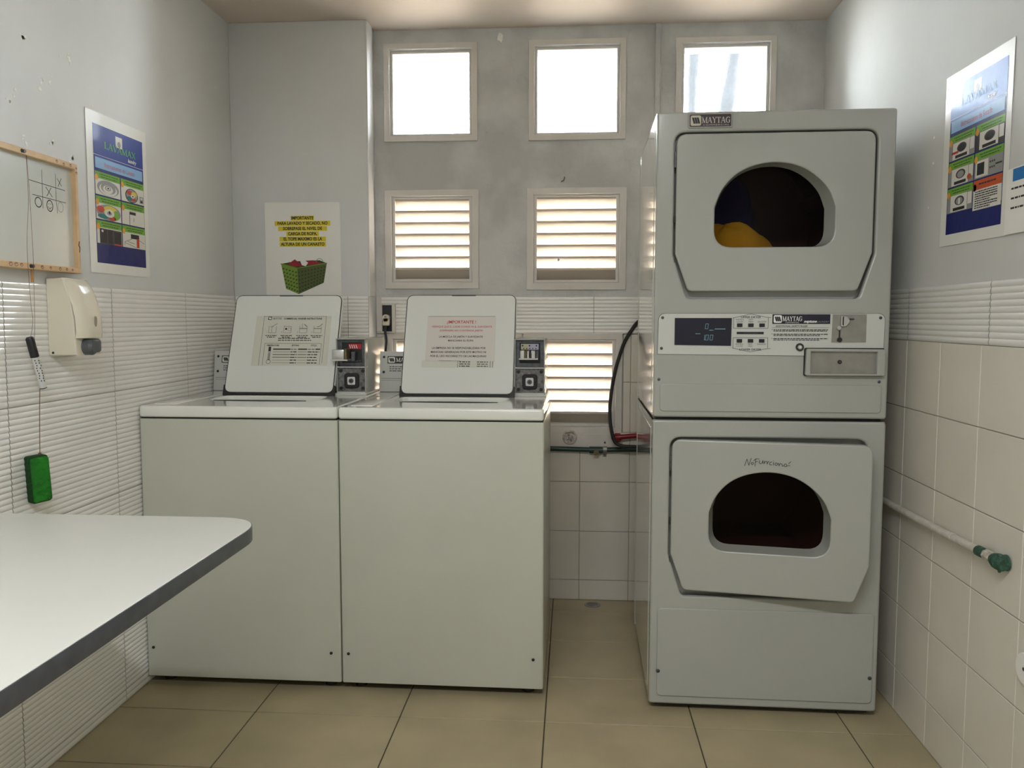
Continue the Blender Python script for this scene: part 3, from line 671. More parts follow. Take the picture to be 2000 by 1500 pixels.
g = G(DM); g.plate([rpoly([(.537,1.183),(.552,1.183),(.562,1.195),(.562,1.203),(.553,1.214),(.537,1.215)],.002)], .003, .011, CHROME, .002); g.box(.541,.544,1.187,1.212,.010,.0125,BLACK); g.box(.562,.575,1.203,1.207,.003,.008,CAST,.001,1); g.cyl((.531,1.180,.003),(.531,1.180,.013),.006,CHROME,16); g.build('coin_entry', csp)
g = G(DM); g.box(.5335,.5375,1.141,1.172,.003,.0042,BLACK); g.cyl((.5355,1.145,.003),(.5355,1.145,.008),.007,BLACK,14); g.build('coin_return', csp)
g = G(DM); g.cyl((.423,1.123,.001),(.423,1.123,.007),.0115,CASTD,20); g.cyl((.423,1.123,.006),(.423,1.123,.009),.008,CHROME,18,r1=.006); g.cyl((.423,1.123,.008),(.423,1.123,.0095),.003,PAPER,10); g.build('lock', cp)
g = G(DM)
g.plate([rrect(.436,1.038,.664,1.121,.006)], -.001, .004, BLACK)
g.plate([rpoly([(.438,1.040),(.663,1.040),(.663,1.118),(.440,1.119)],.006), [(.452,1.046),(.640,1.046),(.640,1.110),(.452,1.111)]], 0, .020, ENAMEL, .003)
cb = g.build('coin_box', dr)
g = G(DM); g.box(.452,.641,1.045,1.112,.003,.007,STEEL,.001,1); g.cyl((.537,1.080,.006),(.537,1.080,.010),.006,BLACK,16); g.cyl((.537,1.080,.009),(.537,1.080,.011),.003,CAST,10); g.build('coin_drawer', cb)
g = G(DM); g.plate([rrect(.022,.049,.663,.326,.016)], -.002, .0050, ENAMEL, .0025); g.build('kick_panel', dr)
g = G(DM); g.plate([rrect(.02,.93,.66,1.012,.012)], -.003, .0040, ENAMEL, .002); g.build('lower_trim', dr)
for (u,v) in ((.024,1.209),(.650,1.209),(.022,1.118),(.656,1.112),(.016,1.025),(.653,1.022)): screw(dr, DM, u, v, .002 if v>1.1 else 0, .0045)
for (u,v) in ((.026,.128),(.655,.129)): screw(dr, DM, u, v, .005, .006)
# handwriting on lower door
g = G(HL); K = .132/345
hx = lambda p: (.268+(p[0]-815)*K, .797-(p[1]-395)*K*1.08)
STR = [[(818,450),(835,402),(850,446),(866,395)], circ(875,432,8,10)+[(883,432)], [(895,452),(899,398)], [(884,410),(905,397),(925,399)], [(896,422),(913,416)],
 [(928,408),(924,425),(935,432),(948,424),(951,408),(954,430)], [(962,410),(962,430),(972,413),(982,414),(985,432)], [(985,432),(992,413),(998,416)], [(1018,415),(1004,420),(1003,436),(1018,437)], [(1030,418),(1030,439)], [(1030,408),(1031,410)],
 circ(1050,430,9,10)+[(1059,430)], [(1059,430),(1070,424),(1070,442),(1080,425),(1092,428),(1095,444)], [(1095,444),(1106,438)], circ(1118,436,10,10)+[(1128,436)], [(1130,440),(1150,436)], [(1140,424),(1157,408)]]
for s_ in STR: g.ribbon([hx(p) for p in s_], .0016, .0024, INK)
g.build('handwriting', doorL)

# laundry inside the upper drum
def lump(name, c, rad, m, label):
    g = G(T(c))
    def fn(a, b):
        th = 2*math.pi*a; ph = math.pi*(b*.998+.001)
        k = 1 + .10*math.sin(3*th+1)*math.sin(2*ph) + .06*math.sin(7*th)*math.sin(5*ph)
        return (rad[0]*k*math.sin(ph)*math.cos(th), rad[1]*k*math.sin(ph)*math.sin(th), -rad[2]*k*math.cos(ph))
    g.grid(fn, 36, 20, m); return tag(g.build(name, smooth=80), label, 'laundry')
lump('bath_towel', (.475, 2.665, 1.365), (.17, .075, .135), CLOTH, 'bright yellow cloth heaped low inside the upper dryer drum')
lump('dark_garment', (.46, 2.88, 1.56), (.15, .08, .15), NAVYC, 'dark blue cloth behind the yellow cloth in the upper dryer drum')

# ================================================================== TABLE
tb = thing('folding_counter', 'white laminate counter with rounded corner and dark grey edge, along the left wall', 'table', (-1.04, 1.0, 0))
tb.name = 'table'
TM = T((1.04,-1.0,0))
lp = rpoly([(-1.390,.12),(-.683,.12),(-.683,1.768),(-1.390,1.768)], [.01,.10,.115,.01], 12)
g = G(TM); g.plate([lp], .729, .760, LAMIN, .001); g.build('table_top', tb)
g = G(TM)
lo_ = [((p[0]+1.0365)*1.004-1.0365, (p[1]-.944)*1.002+.944) for p in lp]
g.plate([lo_, [((p[0]+1.0365)*.997-1.0365, (p[1]-.944)*.998+.944) for p in lp]], .7275, .7590, EDGE, .0006)
g.build('edge_band', tb)
for (x, y) in ((-1.34,.2),(-.76,.2)):
    g = G(TM); g.tube([(x,y,.729),(x,y,.01)], .018, DGREY, 14); g.cyl((x,y,.012),(x,y,0),.022,RUBBER,14); g.build('leg', tb)
g = G(TM); g.box(-1.390,-1.352,.15,1.74,.69,.729,DGREY,.002,1); g.build('wall_bracket', tb)

# ================================================================== LEFT WALL THINGS
LMx = T((XL,0,0)) @ LEFT
# whiteboard
bd = thing('whiteboard', 'small whiteboard in pale wooden frame with a tic-tac-toe game drawn on it', 'whiteboard', (XL, 2.0, 1.335))
BM = T((-XL,-2.0,-1.335)) @ LMx
b0, b1, c0, c1 = 1.76, 2.222, 1.330, 1.630
g = G(BM); fw = .016
for i in range(2):
    z = (c0, c1-fw)[i]; g.box(b0,b1,z,z+fw,.001,.030,WOOD,.0015,1)
for i in range(2):
    y = (b0, b1-.0105)[i]; g.box(y,y+.0105,c0,c1,.0012,.0302,WOOD,.0015,1)
g.build('frame', bd)
g = G(BM); g.box(b0+.01,b1-.008,c0+.01,c1-.01,.002,.016,BOARD); bs = g.build('board', bd)
g = G(BM); w = .0164
# map crop pixels to the board: x 200..630 -> y 2.05..2.262 ; use local coordinates
def bp(x, z): return (x, z)
for s_ in [[(2.086,1.592),(2.085,1.493)],[(2.143,1.591),(2.142,1.52),(2.146,1.488)],[(2.033,1.558),(2.182,1.553)],[(2.045,1.523),(2.184,1.520)]]: g.ribbon(s_, .0016, w, INK)
for s_ in [[(2.150,1.580),(2.168,1.563)],[(2.168,1.583),(2.153,1.560)],[(2.100,1.550),(2.126,1.528)],[(2.122,1.551),(2.103,1.527)]]: g.ribbon(s_, .0018, w, INK)
for (cx, cz, rx, rz, ww) in ((2.067,1.506,.013,.0125,.0026),(2.114,1.503,.0125,.0145,.0026),(2.160,1.505,.0115,.013,.0014)):
    c = circ(cx,cz,rx,18,rz); g.ribbon(c+[c[0]], ww, w, INK if ww > .002 else mat('faint_ink', S(120,120,120)))
g.ribbon([(2.107,1.500),(2.113,1.494),(2.120,1.500)], .0016, w, INK); g.flat(circ(2.110,1.508,.0014,8),w,INK); g.flat(circ(2.118,1.508,.0014,8),w,INK)
g.build('drawing', bs)
g = G(BM); w = .0306
for (y, z, s) in [(2.13,c1-.008,.004),(2.16,c1-.010,.004),(2.19,c1-.008,.004),(2.216,1.618,.003),(2.216,1.606,.004),(2.05,c0+.008,.005),(2.085,c0+.008,.004),(2.125,c0+.008,.005),(2.155,c0+.008,.004),(2.18,c0+.008,.003),(1.93,c0+.009,.006),(1.95,c0+.009,.006),(1.97,c0+.009,.005)]:
    c = circ(y,z,s,9,s*.8); g.ribbon(c+[c[0]], .0013, w, mat('pen_scribble', S(110,70,70))); g.ribbon([(y-s,z),(y+s*.6,z+s*.5)], .0013, w, mat('pen_scribble', S(110,70,70)))
g.ribbon([(2.216,1.418),(2.213,1.408),(2.218,1.402),(2.216,1.390)], .004, w, INK)
g.build('pen_scribbles', bd)
for (y, z) in ((1.998,c1-.008),(2.012,c0+.008)):
    g = G(BM); g.cyl((y,z,.028),(y,z,.034),.0045,CAST,12); g.cyl((y-.007,z,.028),(y-.007,z,.031),.005,INK,10); g.build('screw', bd)
g = G(BM); g.plate([[(2.022,1.298),(2.031,1.298),(2.027,c0-.001),(2.020,c0-.001)]], .018, .019, ORANGEM); g.build('tape', bd)

# marker on strings
def rel(M, c): return T((-c[0],-c[1],-c[2])) @ M
mk = thing('marker_pen', 'black and white whiteboard marker hanging on a string under the whiteboard', 'marker', (-1.36, 2.0, 1.03))
a = Vector((-1.368,1.985,1.158)); b = Vector((-1.362,2.022,1.026)); d = (b-a)
O = Vector((-1.36,2.0,1.03))
g = G(T(-O)); g.tube([a+d*.36, a+d*.40, a+d*.92, a+d*.94, a+d*.985], [.0085,.0085,.0085,.0085,.0085], MARKP, 14)
for k in range(9):
    t_ = .44+.05*k; p = a+d*t_
    for q in range(3):
        ang = R(-60+50*q+random.uniform(-15,15)); n_ = Vector((math.cos(ang)*.5, -math.sin(ang)-.2, .0)).normalized()
        g.tube([p+n_*.0084, p+n_*.0088+d.normalized()*.003], .0013, INK, 5)
g.build('barrel', mk)
g = G(T(-O)); g.tube([a, a+d*.03, a+d*.38], [.008,.0105,.0105], BLACK, 14); g.tube([a+d*.03+Vector((0,-.010,0)), a+d*.28+Vector((0,-.011,0))], .0022, BLACK, 6); g.build('cap', mk)
g = G(T(-O)); g.tube([a+d*.985, a+d*1.0], .0088, BLACK, 14); g.build('end_plug', mk)
g = G(T(-O)); g.tube(catmull([(-1.364,1.998,1.612),(-1.364,1.999,1.5),(-1.364,1.986,1.387),(-1.364,1.990,1.25),(-1.364,1.995,1.20),a+Vector((0,.004,-.005))],8), .00045, STRING, 5)
g.tube(catmull([(-1.364,2.000,1.612),(-1.364,2.005,1.5),(-1.364,2.008,1.36),(-1.364,2.006,1.30),(-1.364,2.000,1.17),a+Vector((0,.006,-.03))],8), .00045, STRING, 5); g.build('string', mk)
er = thing('board_eraser', 'green block eraser hanging on a thread below the marker', 'eraser', (-1.37, 2.0, .73))
O = Vector((-1.37,2.0,.73))
g = G(T(-O)); 
EM = T((-1.372, 2.0, .792)) @ Matrix.Rotation(R(-28), 4, 'Z') @ Matrix.Rotation(R(3), 4, 'X')
g2 = G(T(-O) @ EM); g2.box(-.020,.014,-.024,.024,-.060,.062,DGREEN,.006,3); eb = g2.build('backing', er)
g2 = G(T(-O) @ EM); g2.box(.008,.022,-.0235,.0225,-.057,.059,GREEN,.007,3); g2.build('felt_pad', er)
g = G(T(-O)); g.tube(catmull([(-1.37,2.02,1.03),(-1.371,2.015,.95),(-1.370,2.008,.856)],6), .0009, STRING, 5); g.cyl((-1.37,2.008,.848),(-1.37,2.008,.860),.0035,BRASS,8); g.build('thread', er)

# soap dispenser
sd = thing('soap_dispenser', 'cream plastic wall soap dispenser with dark grey push button', 'soap dispenser', (XL, 2.16, 1.108))
O = Vector((XL,2.16,1.108)); y0, y1 = 2.100, 2.215
def prof(k):   # (x out from wall, z) side outline of the front
    return k
side = [(0,1.312),(.055,1.312),(.064,1.308),(.078,1.285),(.090,1.255),(.0975,1.22),(.1005,1.19),(.101,1.165),(.096,1.150),(.096,1.125),(.092,1.112),(.082,1.106),(0,1.106)]
SM = T(-O) @ T((XL,0,0))
PM = Matrix(((1,0,0,0),(0,0,-1,0),(0,1,0,0),(0,0,0,1)))
g = G(SM @ T((0,y1,0)) @ PM); g.plate([[(0.004,1.312),(.050,1.313),(.060,1.290),(.071,1.25),(.078,1.20),(.080,1.155),(.082,1.107),(.004,1.106)]], .0, y1-y0, CREAM, .004); g.build('body', sd)
g = G(SM)
PR = [(.048,1.3135),(.062,1.311),(.074,1.298),(.086,1.275),(.097,1.24),(.103,1.205),(.105,1.17),(.103,1.153),(.080,1.152)]
def cov(a, b):
    f = b*(len(PR)-1); i = min(int(f), len(PR)-2); t_ = f-i; x = PR[i][0]*(1-t_)+PR[i+1][0]*t_; z = PR[i][1]*(1-t_)+PR[i+1][1]*t_
    s = (2*a-1); inset = .022*abs(s)**4
    return (max(x-inset, .044), y0+.001+(y1-y0-.002)*a, z)
g.grid(cov, 16, 24, CREAM); g.build('cover', sd, smooth=60, fixn=False)
g = G(SM); g.tube([(.078,y0+.045,1.128),(.100,y0+.045,1.128),(.108,y0+.045,1.128)], [.022,.022,.016], DGREY, 20); g.box(.075,.105,y0+.028,y0+.085,1.112,1.150,DGREY,.009,3); g.build('push_button', sd)
g = G(SM @ T((.1035,(y0+y1)/2,1.195)) @ Matrix.Rotation(R(4),4,'Y')); g.plate([circ(0,0,.0165,20,.006)], -.003, .0015, mat('sight_glass', S(150,146,130), .1), .0005, L=Matrix.Rotation(R(90),4,'Y')); g.build('sight_window', sd)
screw(sd, SM @ T((0,y0,0)) @ FRONT, .017, 1.114, 0, .0032, BLACK)

# ---------------------------------------------------------------- posters
P_W = GLOSSP; P_NAVY = gp('navy', S(8, 24, 104)); P_BLUE = gp('blue', S(12, 48, 146)); P_LB = gp('light_blue', S(140, 184, 226)); P_GRN = gp('green', S(112, 172, 52)); P_DGR = gp('dark_green_type', S(52, 84, 30))
P_WH = gp('white', S(222, 220, 212)); P_GY = gp('grey', S(150, 150, 148)); P_BK = gp('black', S(26, 26, 28)); P_OR = gp('orange', S(226, 162, 50)); P_RED = gp('red', S(196, 62, 44)); P_TEAL = gp('teal', S(30, 120, 124)); P_LET = gp('logo_green', S(90, 176, 96)); P_ORD = gp('rust', S(196, 84, 34)); P_GLARE = gp('glare_blue', S(88, 134, 208)); P_PK = gp('pink_type', S(196, 60, 90)); P_DG = gp('charcoal', S(62, 58, 56)); P_YE = gp('yellow_garment', S(214, 196, 70))
def poster_base(g, W, Hh, kind):
    w = .0012
    def q(a, b, c, d, m, k=0): g.rect(W*a, Hh*b, W*c, Hh*d, w+.0002*k, m)
    L0, L1 = .10, .93
    q(L0, .065, L1, .925, P_NAVY)
    q(L0, .72, L1, .925, P_BLUE if kind == 0 else P_GLARE, 1)  # right poster's paler header has the glare painted into its blue
    # washer icon
    q(.46, .825, .57, .895, P_WH, 2); g.flat(circ(W*.515, Hh*.847, W*.028, 14), w+.0006, P_GY)
    serif(g, 'LAVAMAX', W*.27, Hh*.79, w+.0008, Hh*.042, W*.53, P_LET if kind == 0 else P_LB)
    g.text('laundry', W*.73, Hh*.755, w+.0006, Hh*.034, P_WH, bold=.03, shear=.2)
    q(L0, .735, L1, .738, P_WH, 2)
    q(L0+.02, .655, L1-.02, .722, P_LB, 2)
    g.text('Instrucciones de ' + ('Lavado' if kind == 0 else 'Secado'), W*.515, Hh*.672, w+.0008, Hh*.043, P_PK, sx=.86)
    cells = []
    for r_ in range(3):
        for c_ in range(2):
            x0 = L0+.01 + c_*.415; x1 = x0+.40; y1 = .635 - r_*.152; y0 = y1-.143
            q(x0, y0, x1, y1, P_WH, 1); q(x0, y1-.042, x1, y1, P_GRN, 2)
            greek(g, W*(x0+.07), W*(x1-.03), Hh*(y1-.018), Hh*.006, w+.0006, P_DGR); greek(g, W*(x0+.09), W*(x1-.05), Hh*(y1-.033), Hh*.006, w+.0006, P_DGR)
            cells.append((x0, y0, x1, y1-.042))
    for r_ in range(3):
        for c_ in range(2):
            x0, y0, x1, y1 = cells[r_*2+c_]; g.flat(circ(W*(x0+.02), Hh*(y1+.004), W*.026, 14), w+.0008, P_OR)
    return cells, w, q
def poster(name, M, O, W, Hh, kind, label):
    root = thing(name, label, 'poster', O)
    g = G(M)
    nx = 10
    def bend(a, b): return (W*a, Hh*b, .0004 + .004*(max(0,.12-a)/.12)**2 + .0006*math.sin(a*9+b*5)**2*0)
    g.plate([[(0,0),(W,0),(W,Hh),(0,Hh)]], 0, .0009, P_W)
    g.build('sheet', root, smooth=0)
    g = G(M); cells, w, q = poster_base(g, W, Hh, kind); w3 = w+.0006
    def C(i, a, b): x0,y0,x1,y1 = cells[i]; return (W*(x0+(x1-x0)*a), Hh*(y0+(y1-y0)*b))
    def E(i, a, b, ra, rb, m, k=0):
        cx, cy = C(i,a,b); x0,y0,x1,y1 = cells[i]; g.flat(circ(cx,cy,W*(x1-x0)*ra,20,Hh*(y1-y0)*rb), w3+.0002*k, m)
    def B(i, a, b, c, d, m, k=0):
        p = C(i,a,b); r2 = C(i,c,d); g.rect(p[0],p[1],r2[0],r2[1],w3+.0002*k,m)
    if kind == 0:
        E(0,.5,.5,.44,.47,P_GY); E(0,.5,.42,.36,.38,P_WH,1); E(0,.5,.5,.30,.34,P_GY,2); E(0,.48,.42,.2,.26,P_WH,3); E(0,.48,.5,.12,.16,P_GY,4); E(0,.48,.5,.08,.10,P_WH,5); E(0,.48,.5,.04,.05,P_BK,6)
        E(1,.45,.45,.28,.46,P_BK); E(1,.45,.45,.25,.42,P_GY,1); E(1,.35,.62,.12,.14,P_RED,2); E(1,.36,.25,.13,.14,P_TEAL,3); E(1,.55,.58,.13,.16,P_YE,4); E(1,.52,.22,.1,.1,P_RED,5); E(1,.48,.42,.09,.13,P_WH,6); E(1,.48,.42,.03,.05,P_BK,7); B(1,.8,.1,.97,.55,P_GY,1); B(1,.84,.15,.93,.28,P_BK,2); B(1,.84,.36,.93,.48,P_WH,2)
        E(2,.5,.48,.48,.5,P_GY); E(2,.55,.58,.3,.34,P_YE,1); E(2,.16,.62,.15,.2,P_RED,2); E(2,.26,.2,.22,.14,P_TEAL,3); E(2,.62,.16,.14,.14,P_RED,4); E(2,.5,.45,.2,.26,P_WH,5); E(2,.5,.45,.1,.12,P_GY,6); E(2,.5,.5,.04,.1,P_BK,7); E(2,.78,.4,.12,.3,P_GRN,4)
        B(3,.32,0,.34,.72,P_BK); B(3,.32,.70,.6,.88,P_BK,1); B(3,.34,.92,.62,.95,P_GY,1); B(3,.5,.25,.515,.5,P_BK,1)
        B(4,.1,0,.98,.94,P_DG); B(4,.12,.06,.38,.9,P_BK,1); B(4,.42,.06,.6,.9,P_BK,1); B(4,.68,.12,.96,.84,P_BK,1); B(4,.66,.0,.98,.08,P_RED,2)
        E(4,.2,.78,.04,.08,P_WH,3)
        B(5,.35,.62,.72,.92,P_BK); B(5,.6,.06,.72,.66,P_RED,1)
        for s_ in [((.08,.35),(.4,.6)),((.08,.3),(.6,.05)),((.08,.35),(.08,.1)),((.2,.4),(.5,.3)),((.7,.6),(.95,.4))]: g.ribbon([C(5,*s_[0]),C(5,*s_[1])], .0012, w3, P_BK)
    else:
        for i in (0,1,2,4):
            q(cells[i][0], cells[i][1], cells[i][2], cells[i][3], P_GY if i != 1 else P_DG, 2)
            B(i,.14,.03,.80,.97,P_WH); E(i,.5,.62,.19,.26,P_DG,1); E(i,.5,.6,.14,.2,P_BK if i in (0,1) else P_GY,2); B(i,.25,.08,.72,.25,P_BK,1); B(i,.82,.3,.98,.95,P_WH)
        B(0,.1,.35,.38,.48,P_RED,3); B(4,.46,.4,.54,.75,P_WH,3); E(2,.85,.3,.08,.16,P_ORD,3)
        q(cells[3][0], cells[3][1], cells[3][2], cells[3][3], P_GY, 2); B(3,.05,.06,.5,.94,P_WH); B(3,.1,.18,.36,.82,P_BK,1); 
        for a_ in (.55,.62,.69): 
            for b_ in (.35,.65): B(3,a_,b_,a_+.04,b_+.1,P_BK,1)
        B(3,.75,.46,.97,.54,P_BK,1)
        x0,y0,x1,y1 = cells[5]; q(x0,y1-.01,x1,y1+.042,P_ORD,4); greek(g, W*(x0+.08), W*(x1-.08), Hh*(y1+.015), Hh*.008, w3+.0008, P_DG)
        q(x0,y0-.02,x1,y1-.01,P_WH,4)
        for k in range(8): greek(g, W*(x0+.03), W*(x1-.05-(.1 if k in (4,7) else 0)), Hh*(y1-.024-.0125*k), Hh*.0055, w3+.0008, P_BK)
    g.build('printed_artwork', root)
    return root
O = Vector((XL, 2.315, 1.34))
LPM = T((.002,0,0)) @ Matrix.Rotation(R(-1.2),4,'X') @ LEFT
LPM = T((.0012,0,0)) @ LEFT
poster('poster', LPM, O, .335, .470, 0, 'glossy blue and green washing instructions poster on the left wall')
O = Vector((XR+.004, 2.355, 1.402))
RPM = T((-.0012,0,0)) @ Matrix.Rotation(R(.5),4,'X') @ RIGHT
poster('poster', RPM, O, .345, .448, 1, 'glossy blue and green dryer instructions poster on the right wall')
# paper right of it
rp = thing('notice_sheet', 'white sheet with a blue block and text lines right of the dryer poster', 'notice', (XR+.004, 2.012, 1.400))
g = G(T((-.0035,0,0)) @ RIGHT); g.plate([[(0,0),(.20,0),(.20,.152),(0,.148)]], 0, .0008, PAPER); g.build('sheet', rp)
g = G(T((-.0035,0,0)) @ RIGHT); g.rect(.028,.118,.17,.146,.001,mat('notice_blue', S(24,116,184), .4))
for k in range(3): greek(g,.024,.17,.100-.022*k,.0042,.001,INK)
g.build('printed_text', rp)

# notice above the washer
nt_ = thing('laundry_notice', 'white paper notice with yellow highlighted text and a green basket picture', 'notice', (-1.262, YB, 1.302))
M = T((0,-.0015,0)) @ FRONT; W, Hh = .314, .377
g = G(M); g.plate([[(0,.0),(W+.002,-.003),(W,Hh),(0,Hh)]], 0, .0008, PAPER); g.build('sheet', nt_, smooth=0)
g = G(M); w = .001; cx = W*.5
for k, (t_, hl) in enumerate([('IMPORTANTE',.6),('PARA LAVADO Y SECADO, NO',1),('SOBREPASE EL NIVEL DE',1),('CARGA DE ROPA.',1),('EL TOPE MAXIMO ES LA',1),('ALTURA DE UN CANASTO',1)]):
    y = .308-.0212*k; hw = len(t_)*.00485
    g.rect(cx-hw, y-.0045, cx+hw, y+.0145, w, YELLOW); g.text(t_, cx, y, w+.0003, .0172, INK, bold=.035, sx=.88)
g.build('printed_text', nt_)
g = G(M)
BG, BD, BR = mat('basket_green', S(118,150,50), .6), mat('basket_shade', S(52,62,26), .6), mat('basket_brown_green', S(84,96,48), .6)
A = [(.066,.115),(.132,.100),(.256,.120)]; Bt = [(.082,.028),(.134,.006),(.244,.052)]
tl, tm, tr = (.064,.128),(.132,.110),(.256,.130); bl, bm_, br = (.083,.026),(.136,.004),(.242,.050)
g.flat([bl,bm_,tm,tl], w, BG); g.flat([bm_,br,tr,tm], w, BR)
g.flat([tl,tm,tr,(.226,.142),(.12,.138)], w, BD)
def lerp(a,b,t): return (a[0]+(b[0]-a[0])*t, a[1]+(b[1]-a[1])*t)
for (q0,q1,q2,q3,nu) in ((bl,bm_,tm,tl,5),(bm_,br,tr,tm,9)):
    for i in range(nu):
        for j in range(6):
            u_, v_ = (i+.5)/nu, (j+.6)/6.8; p = lerp(lerp(q0,q1,u_), lerp(q3,q2,u_), v_); s_ = .0032
            g.flat([(p[0]-s_,p[1]-s_),(p[0]+s_,p[1]-s_*.6),(p[0]+s_,p[1]+s_),(p[0]-s_,p[1]+s_*.8)], w+.0003, BD)
g.flat([(.092,.126),(.122,.146),(.150,.126),(.155,.118),(.12,.116)], w+.0006, mat('printed_red', S(150,30,42), .6)); g.flat([(.16,.14),(.20,.142),(.235,.130),(.19,.122),(.165,.124)], w+.0006, mat('printed_red', S(150,30,42)))
g.flat([(.145,.138),(.165,.142),(.178,.132),(.168,.118),(.152,.122)], w+.0008, PAPER)
g.ribbon([(tl[0],tl[1]),(tm[0],tm[1]),(tr[0],tr[1])], .004, w+.001, BG); c = [(.226+.014*math.cos(a), .135+.014*math.sin(a)) for a in [k*math.pi/8 for k in range(9)]]; g.ribbon(c, .002, w+.001, BG)
g.build('basket_picture', nt_)

# ================================================================== PIPES, OUTLET
# outlet box in the recess with plug
ob = thing('wall_socket', 'open black wall socket with a cream plug, by the recess edge behind the washers', 'socket', (-.80, YR, 1.205))
M = T((.80,-1*0,-1.205)) @ FRONT
M = T((.80,0,-1.205)) @ FRONT
g = G(M); g.plate([[(-.812,1.145),(-.750,1.145),(-.750,1.268),(-.812,1.268)], [(-.806,1.151),(-.764,1.151),(-.764,1.262),(-.806,1.262)]], .004, .022, TRIM, .002); g.build('box_rim', ob)
g = G(M); g.box(-.808,-.762,1.150,1.263,.004,.010,BLACK); g.build('socket_face', ob)
g = G(M); g.box(-.802,-.772,1.175,1.212,.010,.038,CREAM,.006,3); g.cyl((-.787,1.208,.010),(-.787,1.208,.038),.015,CREAM,18); g.cyl((-.787,1.214,.036),(-.787,1.214,.041),.005,STEEL,10); g.build('plug', ob)
g = G(M); g.tube(catmull([(-.787,1.176,.030),(-.79,1.15,.034),(-.785,1.11,.034),(-.79,1.03,.03),(-.79,.9,.03)],6), .0055, BLACK, 8); g.build('plug_cord', ob)
g = G(); 
cb = [(.30,YR-.004,1.215),(.27,YR-.012,1.19),(.253,3.455,1.169),(.225,3.45,1.125),(.207,3.45,1.083),(.182,3.45,1.0),(.166,3.45,.912),(.158,3.43,.83),(.161,3.40,.761),(.178,3.39,.70),(.205,3.387,.683),(.245,3.385,.680),(.30,3.385,.680)]
g.tube(catmull(cb,6), .0075, RUBBER, 10); tag(g.build('power_cable'), 'thick black cable looping down the wall beside the dryer', 'cable')
gp_ = thing('water_pipe', 'dark green horizontal water pipe on the tiled wall between the machines', 'pipe', (.1, YR, .655))
M = T((-.1,0,-.655)) @ FRONT
g = G(M); g.tube([(-.30,.661,.024),(-.12,.659,.024),(.02,.656,.024),(.10,.655,.024),(.34,.660,.024)], .0105, PVCG, 12); g.build('pipe_run', gp_)
g = G(M); g.tube([(.075,.654,.024),(.13,.654,.024)], .0145, PVCG, 12); g.cyl((.103,.648,.02),(.103,.648,.050),.012,BRASS,8); g.cyl((.103,.648,.048),(.103,.648,.056),.008,BRASS,12); g.build('tee_fitting', gp_)
g = G(M); g.box(.132,.148,.622,.694,.001,.006,STEEL,.001,1); g.tube([(.132,.657,.024),(.148,.657,.024)], .0145, STEEL, 14); g.cyl((.140,.684,.004),(.140,.684,.010),.004,CAST,8); g.cyl((.140,.630,.004),(.140,.630,.010),.004,CAST,8); g.build('clamp', gp_)
vt = thing('drain_outlet', 'round corroded metal wall outlet under the lower louvre', 'outlet', (-.008, YR, .705))
M = T((.008,0,-.705)) @ FRONT
g = G(M); g.plate([circ(-.008,.705,.031,28), circ(-.008,.705,.022,28)], .005, .016, CORR, .003); g.build('flange', vt)
g = G(M); g.cyl((-.008,.705,.006),(-.008,.705,.013), .020, CORR, 20)
for k in range(4):
    a_ = k*math.pi/2+.5; g.tube([(-.008,.705,.014),(-.008+.015*math.cos(a_),.705+.015*math.sin(a_),.017)], .004, CHROME, 8)
g.cyl((-.008,.705,.012),(-.008,.705,.022),.007,CORR,10); g.build('plug_cross', vt)
rv = thing('red_tap', 'red valve coupling low on the wall at the left side of the dryer', 'valve', (.20, YR-.03, .71))
g = G(T((-.20,-(YR-.03),-.71))); g.tube([(.17,YR-.035,.706),(.178,YR-.035,.708),(.205,YR-.035,.712)], [.013,.016,.016], REDV, 14); g.tube([(.203,YR-.035,.712),(.30,YR-.035,.722)], .0105, REDV, 12)
for k in range(8):
    a_ = k*math.pi/4; g.box(.180,.203,YR-.035+.015*math.cos(a_)-.003,YR-.035+.015*math.cos(a_)+.003,.710+.015*math.sin(a_)-.003,.710+.015*math.sin(a_)+.003,REDV,.001,1)
g.build('valve_body', rv)
g = G(T((-.20,-(YR-.03),-.71))); g.cyl((.175,YR-.035,.706),(.175,YR-.006,.706),.009,CAST,12); g.build('stub', rv)
fd = thing('floor_drain', 'small round drain ring in the floor by the back wall', 'floor drain', (.092, 3.405, 0))
g = G(); g.plate([circ(0,0,.034,28), circ(0,0,.024,28)], -.001, .003, STEEL, .001); g.build('ring', fd)
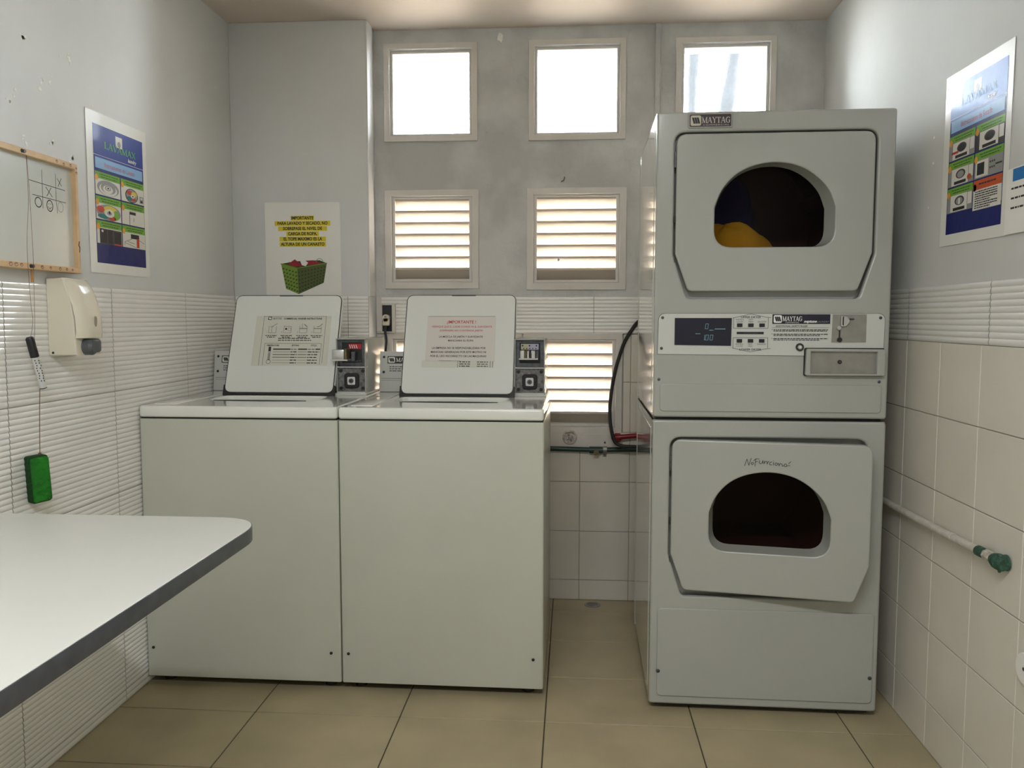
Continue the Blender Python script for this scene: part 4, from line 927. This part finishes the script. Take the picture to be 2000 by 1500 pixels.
g = G(); g.plate([circ(0,0,.025,24)], -.001, .0012, WORN); g.build('grate', fd)

# right wall pipe
pp = thing('wall_pipe', 'white painted chipped pipe with green joint running along the right wall', 'pipe', (XR, 2.2, .64))
O = Vector((XR,2.2,.64)); X0 = XR-.018
g = G(T(-O)); g.tube([(X0,3.2,.625),(X0,2.70,.634),(X0-.001,2.3,.641),(X0,2.02,.648)], .0105, PIPEP, 14); g.build('pipe_run', pp)
for y in (2.66, 2.16):
    g = G(T(-O)); g.tube([(X0,y-.004,.634+(2.7-y)*.02),(X0,y+.004,.634+(2.7-y)*.02)], .0118, PIPEG if y > 2.5 else PIPEP, 12); g.build('joint_ring', pp)
g = G(T(-O)); g.tube([(X0,2.025,.648),(X0,1.985,.649)], .013, PIPEG, 14); g.tube([(X0,1.985,.649),(X0,1.950,.649)], .0145, CORR, 8); g.build('coupling', pp)
g = G(T(-O)); g.tube([(X0,1.952,.649),(X0,1.935,.649),(X0,1.915,.649),(X0,1.905,.648)], [.014,.019,.019,.013], PIPEG, 14); g.tube([(X0,1.922,.649),(XR-.004,1.922,.649)], [.017,.019], PIPEG, 14)
for k in range(5):
    a_ = k*1.25; g.cyl((X0-.014*math.cos(a_)*.8,1.92,.649+.016*math.sin(a_)),(X0-.018*math.cos(a_),1.915,.649+.020*math.sin(a_)),.004,PIPEG,6)
g.build('elbow', pp)
cv = thing('cover_plate', 'round white cover plate on the right wall tiles at the photo edge', 'cover plate', (XR, 1.825, .44))
g = G(T((0,0,0)) @ RIGHT); g.plate([circ(0,0,.036,32)], -.001, .008, PAPER, .003); g.cyl((0,0,.007),(0,0,.009),.004,CAST,10); g.build('disc', cv)

# ceiling lamp (behind the camera)
cl = thing('ceiling_lamp', 'long white fluorescent ceiling lamp behind the camera', 'lamp', (-.15, .1, H))
g = G(); g.box(-.62,.62,-.09,.09,-.035,-.001,ENAMEL,.004,2); g.build('housing', cl)
for y in (-.04,.04):
    g = G(); g.cyl((-.58,y,-.052),(.58,y,-.052),.013,LAMPG,12); g.build('tube', cl)
